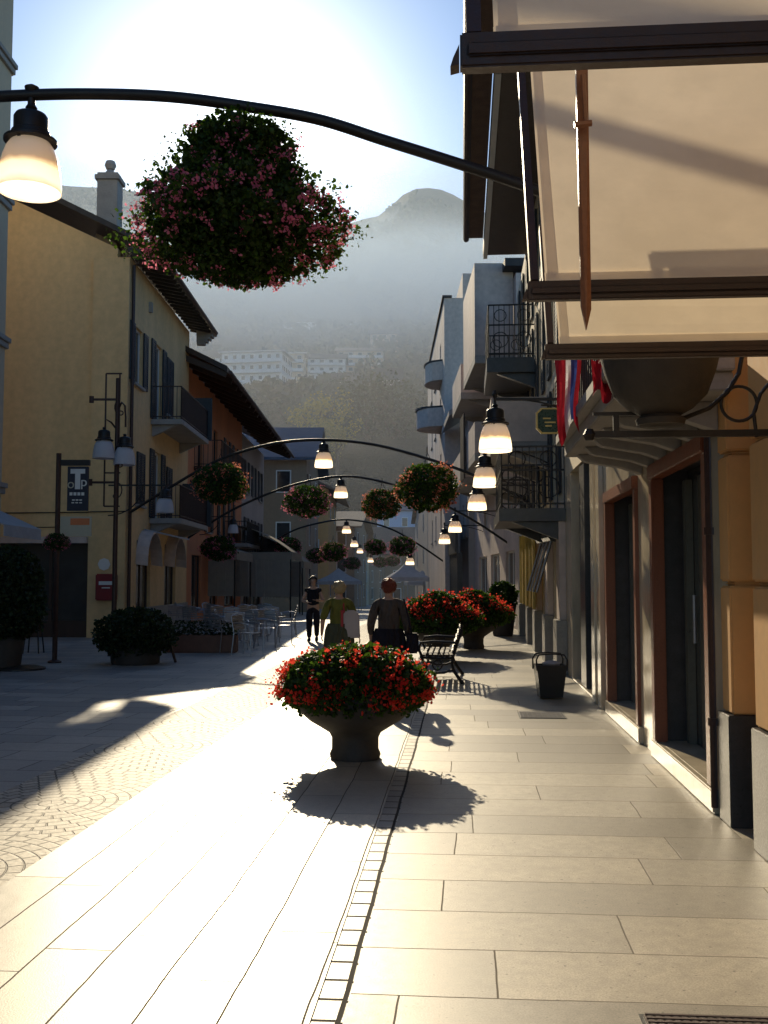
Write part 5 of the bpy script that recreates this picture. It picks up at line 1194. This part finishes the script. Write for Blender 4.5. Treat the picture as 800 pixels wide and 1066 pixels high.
# ------------------------------------------------------------------ hills beyond the town
RIDGE = [(-900, 250), (-200, 190), (60, 177), (130, 184), (170, 192), (230, 205), (300, 226), (350, 222), (372, 216), (398, 210), (412, 196), (424, 184), (440, 179), (455, 180), (470, 186), (490, 197), (540, 225), (700, 270), (1300, 330), (2200, 380)]
rx = np.array([r_[0] for r_ in RIDGE], float); ry = np.array([r_[1] for r_ in RIDGE], float)
from mathutils import noise as mnoise
def hill_z(X, Y):
    px = 400+X/Y*1062; rr = float(np.interp(px, rx, ry)); Yr = 1700.0
    kx = [math.log(v) for v in (150, 190, 330, 700, 1300, Yr, 2300)]; l_ = math.log(max(Y, 151))
    ys = [610, 470, 405, 300, rr+28, rr, rr+140]
    y = float(np.interp(l_, kx, ys))
    z = CAMZ+(602-y)/1062*Y
    nn = mnoise.fractal(Vector((X*.006, Y*.006, 0)), 1.0, 2.0, 5)
    return z + nn*min(Y, 1500)*.018*(1 if Y < 1500 else .35)
xs = np.linspace(-1.15, 1.15, 180); yl = np.exp(np.linspace(math.log(155), math.log(2300), 110)); V = []; Fs = []
for Y in yl:
    for q in xs: V.append((q*Y, Y, hill_z(q*Y, Y)))
nx = len(xs)
for i in range(len(yl)-1):
    for j in range(nx-1): a = i*nx+j; Fs.append((a, a+1, a+nx+1, a+nx))
m, nt = nodes('hillside'); v = coords(nt)
c1 = ramp(nt, noise(nt, v, 0.012, 8, .7), [(0.35, (0.010, 0.018, 0.010)), (0.5, (0.022, 0.034, 0.015)), (0.62, (0.055, 0.055, 0.035)), (0.75, (0.015, 0.026, 0.012))])
c1 = mix(nt, ramp(nt, noise(nt, v, 0.15, 6, .75), [(0.4, 0.7), (0.6, 0.0)]), c1, (0.012, 0.018, 0.01))
p = N(nt, 'ShaderNodeBsdfPrincipled', Roughness=.95); L(nt, c1, p.inputs['Base Color']); p.inputs['Specular IOR Level'].default_value = 0.05; L(nt, bump(nt, noise(nt, v, .12, 6, .8), 1.0, 6.0), p.inputs['Normal']); out(nt, p.outputs[0]); M['hill'] = m
me = bpy.data.meshes.new('hills'); me.from_pydata(V, [], Fs); me.materials.append(m); me.polygons.foreach_set('use_smooth', [True]*len(me.polygons)); tag(link('hills', me), kind='structure')
def on_hill(px, py):
    """walk along the sight line until it meets the slope"""
    for Y in np.exp(np.linspace(math.log(170), math.log(1690), 500)):
        p = at(px, py, Y)
        if hill_z(p.x, Y) > p.z: return Vector((p.x, Y, hill_z(p.x, Y)))
    return None
# forest cover: one mass
P = []; rng = np.random.default_rng(4)
while len(P) < 5200:
    l_ = rng.uniform(math.log(240), math.log(1500)); Y = math.exp(l_); q = rng.uniform(-.42, .3); X = q*Y
    if mnoise.noise(Vector((X*.01, Y*.01, 3))) + mnoise.noise(Vector((X*.04, Y*.04, 7)))*.5 < -.08 and Y < 1200: continue
    P.append((X, Y, hill_z(X, Y)))
P = np.array(P); sc = np.clip(P[:, 1]/420, .9, 1.9)*rng.uniform(.6, 1.4, len(P)); Q = np.repeat(P, 22, 0); s_ = np.repeat(sc, 22)
off = rng.normal(size=(len(Q), 3)); off /= np.linalg.norm(off, axis=1)[:, None]; off *= (rng.random(len(Q))**.4)[:, None]
Q = Q + off*np.stack([s_*2.6, s_*2.6, s_*3.6], 1) + np.stack([s_*0, s_*0, s_*3.0], 1)
n = len(Q); me = None
nr = rng.normal(size=(n, 3)); nr /= np.linalg.norm(nr, axis=1)[:, None]; tt = np.cross(nr, rng.normal(size=(n, 3))); tt /= np.linalg.norm(tt, axis=1)[:, None]; bb = np.cross(nr, tt); ss = (s_*1.15)[:, None]
V = np.stack([Q+tt*ss, Q+bb*ss, Q-tt*ss, Q-bb*ss], 1).reshape(-1, 3); me = bpy.data.meshes.new('hillside_forest'); me.from_pydata(V.tolist(), [], np.arange(n*4).reshape(n, 4).tolist()); me.materials.append(M['tree_leaf'])
tag(link('hillside_forest', me), 'hazy wooded slopes above the town', 'forest', kind='stuff')
# individual trees at the foot of the hill
def tree(loc, h, w, label, m_='tree_leaf', seed=0, grp='trees at the foot of the hill', n=1500):
    t = thing('tree', label, 'tree', loc, 0, grp); rng = np.random.default_rng(seed)
    mb = MB(); mb.tube([(0, 0, -1), (0.02*h, 0, h*.3), (0, 0.01*h, h*.6)], [w*.05, w*.035, w*.015], 7)
    for k in range(5): q = k*1.3+seed; mb.tube([(0, 0, h*(.25+.06*k)), (w*.28*math.cos(q), w*.28*math.sin(q), h*(.5+.06*k))], [w*.02, w*.008], 5)
    mb.build('trunk', 'trunk', t)
    cl = [(rng.normal()*w*.2, rng.normal()*w*.2, h*rng.uniform(.35, .88), w*rng.uniform(.14, .25)) for _ in range(16)]
    P = []
    for x, y, z, r_ in cl:
        d = rng.normal(size=(n//16, 3)); d /= np.linalg.norm(d, axis=1)[:, None]; P.append(np.array([x, y, z])+d*(r_*rng.random(n//16)**.35)[:, None])
    link('crown', leaf_mesh(np.concatenate(P), w*.05, 'crown', m_, k=4), t); return t
TR = [(330, 480, 190, 14, 12, 'dark round tree left of the pale one'), (350, 502, 175, 12, 8, 'pale yellowish tree standing clear behind the second arch lamp'), (382, 478, 200, 17, 17, 'broad dark tree mass behind the rooftops'), (412, 482, 205, 16, 15, 'dark tree right of the broad one'), (300, 470, 230, 13, 12, 'tree above the brown roof ridge'),
      (425, 470, 215, 15, 12, 'tree beside the stepped block'), (365, 455, 250, 15, 14, 'tree higher on the slope behind the broad tree'), (282, 440, 280, 13, 10, 'tree below the long white apartment block'), (395, 440, 270, 13, 13, 'tree above the dark pair'), (345, 445, 262, 14, 12, 'tree between the broad mass and the apartment block'), (222, 352, 480, 14, 15, 'golden autumn tree up on the slope')]
for i, (px, py, Y, h, w, lb) in enumerate(TR):
    p = at(px, py, Y); zz = min(p.z, hill_z(p.x, Y)+2) if Y > 190 else p.z
    tree((p.x, Y, zz), h, w, lb, 'gold_leaf' if 'golden' in lb or 'pale' in lb else 'tree_leaf', seed=i+20)
# hillside houses
def hill_house(px, py, wpx, floors, label, wallm='hillwall', roofm='roof', rz=0, flat=False, cols=5, bal=False, dy=0):
    p = on_hill(px, py)
    if p is None: return
    w = wpx/1062*p.y; fh = 3.0
    simple_house('hillside_house', label, p.x, p.y, w, min(w*.7, 14), floors*fh, rz, wallm, roofm, 2.6, floors, cols, .9, z0=p.z-0.5, shut=False, group='houses on the hillside', win_w=w/cols*.45, baln=bal, flat=flat)
hill_house(262, 420, 66, 5, 'long pale blue-white apartment block with balcony rows on the slope', flat=True, cols=7, bal=True, rz=R(-8), roofm='hillwall')
hill_house(302, 405, 30, 4, 'shorter warm wing beside the long apartment block', 'hillwarm', flat=True, cols=3, bal=True, roofm='hillwall')
hill_house(340, 396, 40, 3, 'wide house with broad dark eaves below the mist', 'hillwall', cols=4, bal=True)
hill_house(375, 388, 50, 3, 'brownish chalet with wide gable above the trees', 'hillwarm', 'tileroof', cols=5, bal=True)
hill_house(405, 425, 24, 3, 'narrow pale house among the trees on the right', 'hillwall', cols=3)
hill_house(355, 415, 32, 2, 'low grey-roofed house amid the hillside trees', 'hillwall', 'roof', cols=4)
hill_house(318, 352, 26, 3, 'small misty house high on the slope', 'hillwall', cols=3)
hill_house(298, 348, 16, 2, 'tiny gabled house left of the misty one', 'hillwall', cols=2)
hill_house(400, 368, 30, 3, 'hazy house with hipped roof near the stepped block', 'hillwarm', cols=3)
hill_house(375, 346, 22, 2, 'faint cottage in the lower mist', 'hillwall', cols=2)
hill_house(222, 395, 26, 3, 'pale house above the orange house roof', 'hillwall', cols=3)

# haze: one large body of moist air over the slopes, denser banks inside it
def vol(name, dens, size_loc, aniso=.55, col=(0.9, .95, 1), het=None):
    m, nt = nodes(name); p = nt.nodes.new('ShaderNodeVolumePrincipled'); p.inputs['Color'].default_value = (*col, 1); p.inputs['Density'].default_value = dens; p.inputs['Anisotropy'].default_value = aniso
    if het:
        v = coords(nt, scale=het); n_ = noise(nt, v, 1.0, 3); L(nt, ramp(nt, n_, [(0.42, 0.0), (0.7, dens)]), p.inputs['Density'])
    o_ = nt.nodes.new('ShaderNodeOutputMaterial'); L(nt, p.outputs[0], o_.inputs['Volume']); return m
m, nt = nodes('sunlit_haze'); p = nt.nodes.new('ShaderNodeVolumePrincipled'); p.inputs['Color'].default_value = (.70, .86, 1, 1); p.inputs['Anisotropy'].default_value = .22
s_ = nt.nodes.new('ShaderNodeSeparateXYZ'); tc = nt.nodes.new('ShaderNodeTexCoord'); L(nt, tc.outputs['Object'], s_.inputs[0])
el_ = N(nt, 'ShaderNodeMath', operation='DIVIDE'); L(nt, s_.outputs[2], el_.inputs[0]); L(nt, s_.outputs[1], el_.inputs[1])
n_ = noise(nt, coords(nt, scale=(.005, .004, .012)), 1.0, 3, .55)
a = N(nt, 'ShaderNodeMath', operation='MULTIPLY_ADD'); L(nt, n_, a.inputs[0]); a.inputs[1].default_value = .16; L(nt, el_.outputs[0], a.inputs[2])
b = N(nt, 'ShaderNodeMath', operation='ADD'); L(nt, ramp(nt, a.outputs[0], [(0.325, 0.0), (0.37, 0.0034), (0.40, 0.0034), (0.44, 0.0)]), b.inputs[0]); 
pw = N(nt, 'ShaderNodeMath', operation='POWER'); L(nt, s_.outputs[1], pw.inputs[0]); pw.inputs[1].default_value = 1.5; dv = N(nt, 'ShaderNodeMath', operation='DIVIDE'); dv.inputs[0].default_value = 0.0027*2828; L(nt, pw.outputs[0], dv.inputs[1]); fo = N(nt, 'ShaderNodeMath', operation='MULTIPLY'); L(nt, dv.outputs[0], fo.inputs[0]); L(nt, ramp(nt, el_.outputs[0], [(0.20, 0.55), (0.30, 1.2), (0.38, 0.6)]), fo.inputs[1]); L(nt, fo.outputs[0], b.inputs[1])
L(nt, b.outputs[0], p.inputs['Density']); o_ = nt.nodes.new('ShaderNodeOutputMaterial'); L(nt, p.outputs[0], o_.inputs['Volume'])
V = []; Fs = []; gx_ = np.linspace(-1.1, .9, 50); gy_ = np.exp(np.linspace(math.log(165), math.log(1640), 40)); nx = len(gx_); ny = len(gy_)
for top in (0, 1):
    for Y in gy_:
        for q in gx_:
            z = hill_z(q*Y, Y); V.append((q*Y, Y, z + (max(2, min(300, (.43*Y*math.sqrt(1+q*q*.5)-z)*.95)) if top else -25)))
for top in (0, 1):
    for i in range(ny-1):
        for j in range(nx-1): a_ = top*nx*ny+i*nx+j; Fs.append((a_, a_+1, a_+nx+1, a_+nx) if top else (a_, a_+nx, a_+nx+1, a_+1))
o2 = nx*ny
for j in range(nx-1): Fs += [(j, j+1, o2+j+1, o2+j), ((ny-1)*nx+j+1, (ny-1)*nx+j, o2+(ny-1)*nx+j, o2+(ny-1)*nx+j+1)]
for i in range(ny-1): Fs += [((i+1)*nx, i*nx, o2+i*nx, o2+(i+1)*nx), (i*nx+nx-1, (i+1)*nx+nx-1, o2+(i+1)*nx+nx-1, o2+i*nx+nx-1)]
mb = MB(); mb.v = V; mb.f = Fs; tag(mb.build('valley_haze', m), 'thin sunlit haze and mist lying along the wooded slopes', 'haze', kind='stuff')

mb = MB(); mb.box(-45, 40, 62, 163, -4, 34); tag(mb.build('street_haze', vol('street_haze', 0.0013, None, aniso=.6, col=(.95, .97, 1))), 'faint morning haze over the far end of the street', 'haze', kind='stuff')
# ------------------------------------------------------------------ sun, sky, camera
sx, sf, su = ray(248, 150); sunv = Vector((sx, sf, su)).normalized(); el = math.asin(sunv.z); az = math.atan2(sunv.x, sunv.y)
sd_ = bpy.data.lights.new('sun', 'SUN'); sd_.energy = 5.0; sd_.angle = R(0.5); sd_.color = (1.0, 0.84, 0.58); so = bpy.data.objects.new('sun', sd_); COL.objects.link(so); so.rotation_euler = sunv.to_track_quat('Z', 'Y').to_euler(); so.location = (0, 0, 50)
w = bpy.data.worlds.new('World'); scene.world = w; w.use_nodes = True; nt = w.node_tree; nt.nodes.clear()
sk = nt.nodes.new('ShaderNodeTexSky'); sk.sky_type = 'NISHITA'; sk.sun_disc = False; sk.sun_elevation = el; sk.sun_rotation = az; sk.altitude = 600; sk.air_density = 0.8; sk.dust_density = 0.3; sk.ozone_density = 1.0
bg = nt.nodes.new('ShaderNodeBackground'); bg.inputs[1].default_value = 0.145; hs_ = nt.nodes.new('ShaderNodeHueSaturation'); hs_.inputs['Saturation'].default_value = 1.2; L(nt, sk.outputs[0], hs_.inputs['Color']); 
tc = nt.nodes.new('ShaderNodeTexCoord'); dp = nt.nodes.new('ShaderNodeVectorMath'); dp.operation = 'DOT_PRODUCT'; L(nt, tc.outputs['Generated'], dp.inputs[0]); dp.inputs[1].default_value = sunv
def mth(op, a, b=None):
    n = nt.nodes.new('ShaderNodeMath'); n.operation = op
    for i, v in enumerate((a, b)):
        if v is None: continue
        if isinstance(v, (int, float)): n.inputs[i].default_value = v
        else: L(nt, v, n.inputs[i])
    return n.outputs[0]
ac = mth('ARCCOSINE', mth('MINIMUM', dp.outputs['Value'], 1.0))
glow = mth('ADD', mth('MULTIPLY', mth('EXPONENT', mth('MULTIPLY', mth('POWER', ac, 2.0), -70.0)), 9.0), mth('MULTIPLY', mth('EXPONENT', mth('MULTIPLY', ac, -7.5)), 1.9))
gc = nt.nodes.new('ShaderNodeVectorMath'); gc.operation = 'SCALE'; gc.inputs[0].default_value = (1.0, 1.0, 0.93); L(nt, glow, gc.inputs['Scale'])
ad = nt.nodes.new('ShaderNodeVectorMath'); ad.operation = 'ADD'; tn = nt.nodes.new('ShaderNodeVectorMath'); tn.operation = 'MULTIPLY'; tn.inputs[1].default_value = (0.90, 1.03, 1.06); L(nt, hs_.outputs[0], tn.inputs[0]); L(nt, tn.outputs[0], ad.inputs[0]); L(nt, gc.outputs[0], ad.inputs[1]); L(nt, ad.outputs[0], bg.inputs[0]); ow = nt.nodes.new('ShaderNodeOutputWorld'); L(nt, bg.outputs[0], ow.inputs[0])

cd = bpy.data.cameras.new('camera'); cam = bpy.data.objects.new('camera', cd); COL.objects.link(cam); scene.camera = cam
cam.location = (0, 0, CAMZ); cam.rotation_euler = (R(90)+PITCH, 0, 0); cd.sensor_fit = 'VERTICAL'; cd.sensor_height = 24; cd.lens = F/1066*24; cd.clip_start = .05; cd.clip_end = 20000
scene.view_settings.view_transform = 'Standard'; scene.view_settings.look = 'None'; scene.view_settings.exposure = 0; scene.view_settings.gamma = 1
scene.render.engine = 'CYCLES'; c = scene.cycles; c.use_denoising = True
try: c.denoiser = 'OPENIMAGEDENOISE'
except Exception: pass
c.max_bounces = 8; c.diffuse_bounces = 3; c.glossy_bounces = 3; c.transmission_bounces = 4; c.volume_bounces = 1; c.transparent_max_bounces = 6; c.sample_clamp_indirect = 12; c.caustics_reflective = True; c.blur_glossy = 0.4
c.volume_step_rate = 0.5; c.volume_max_steps = 64
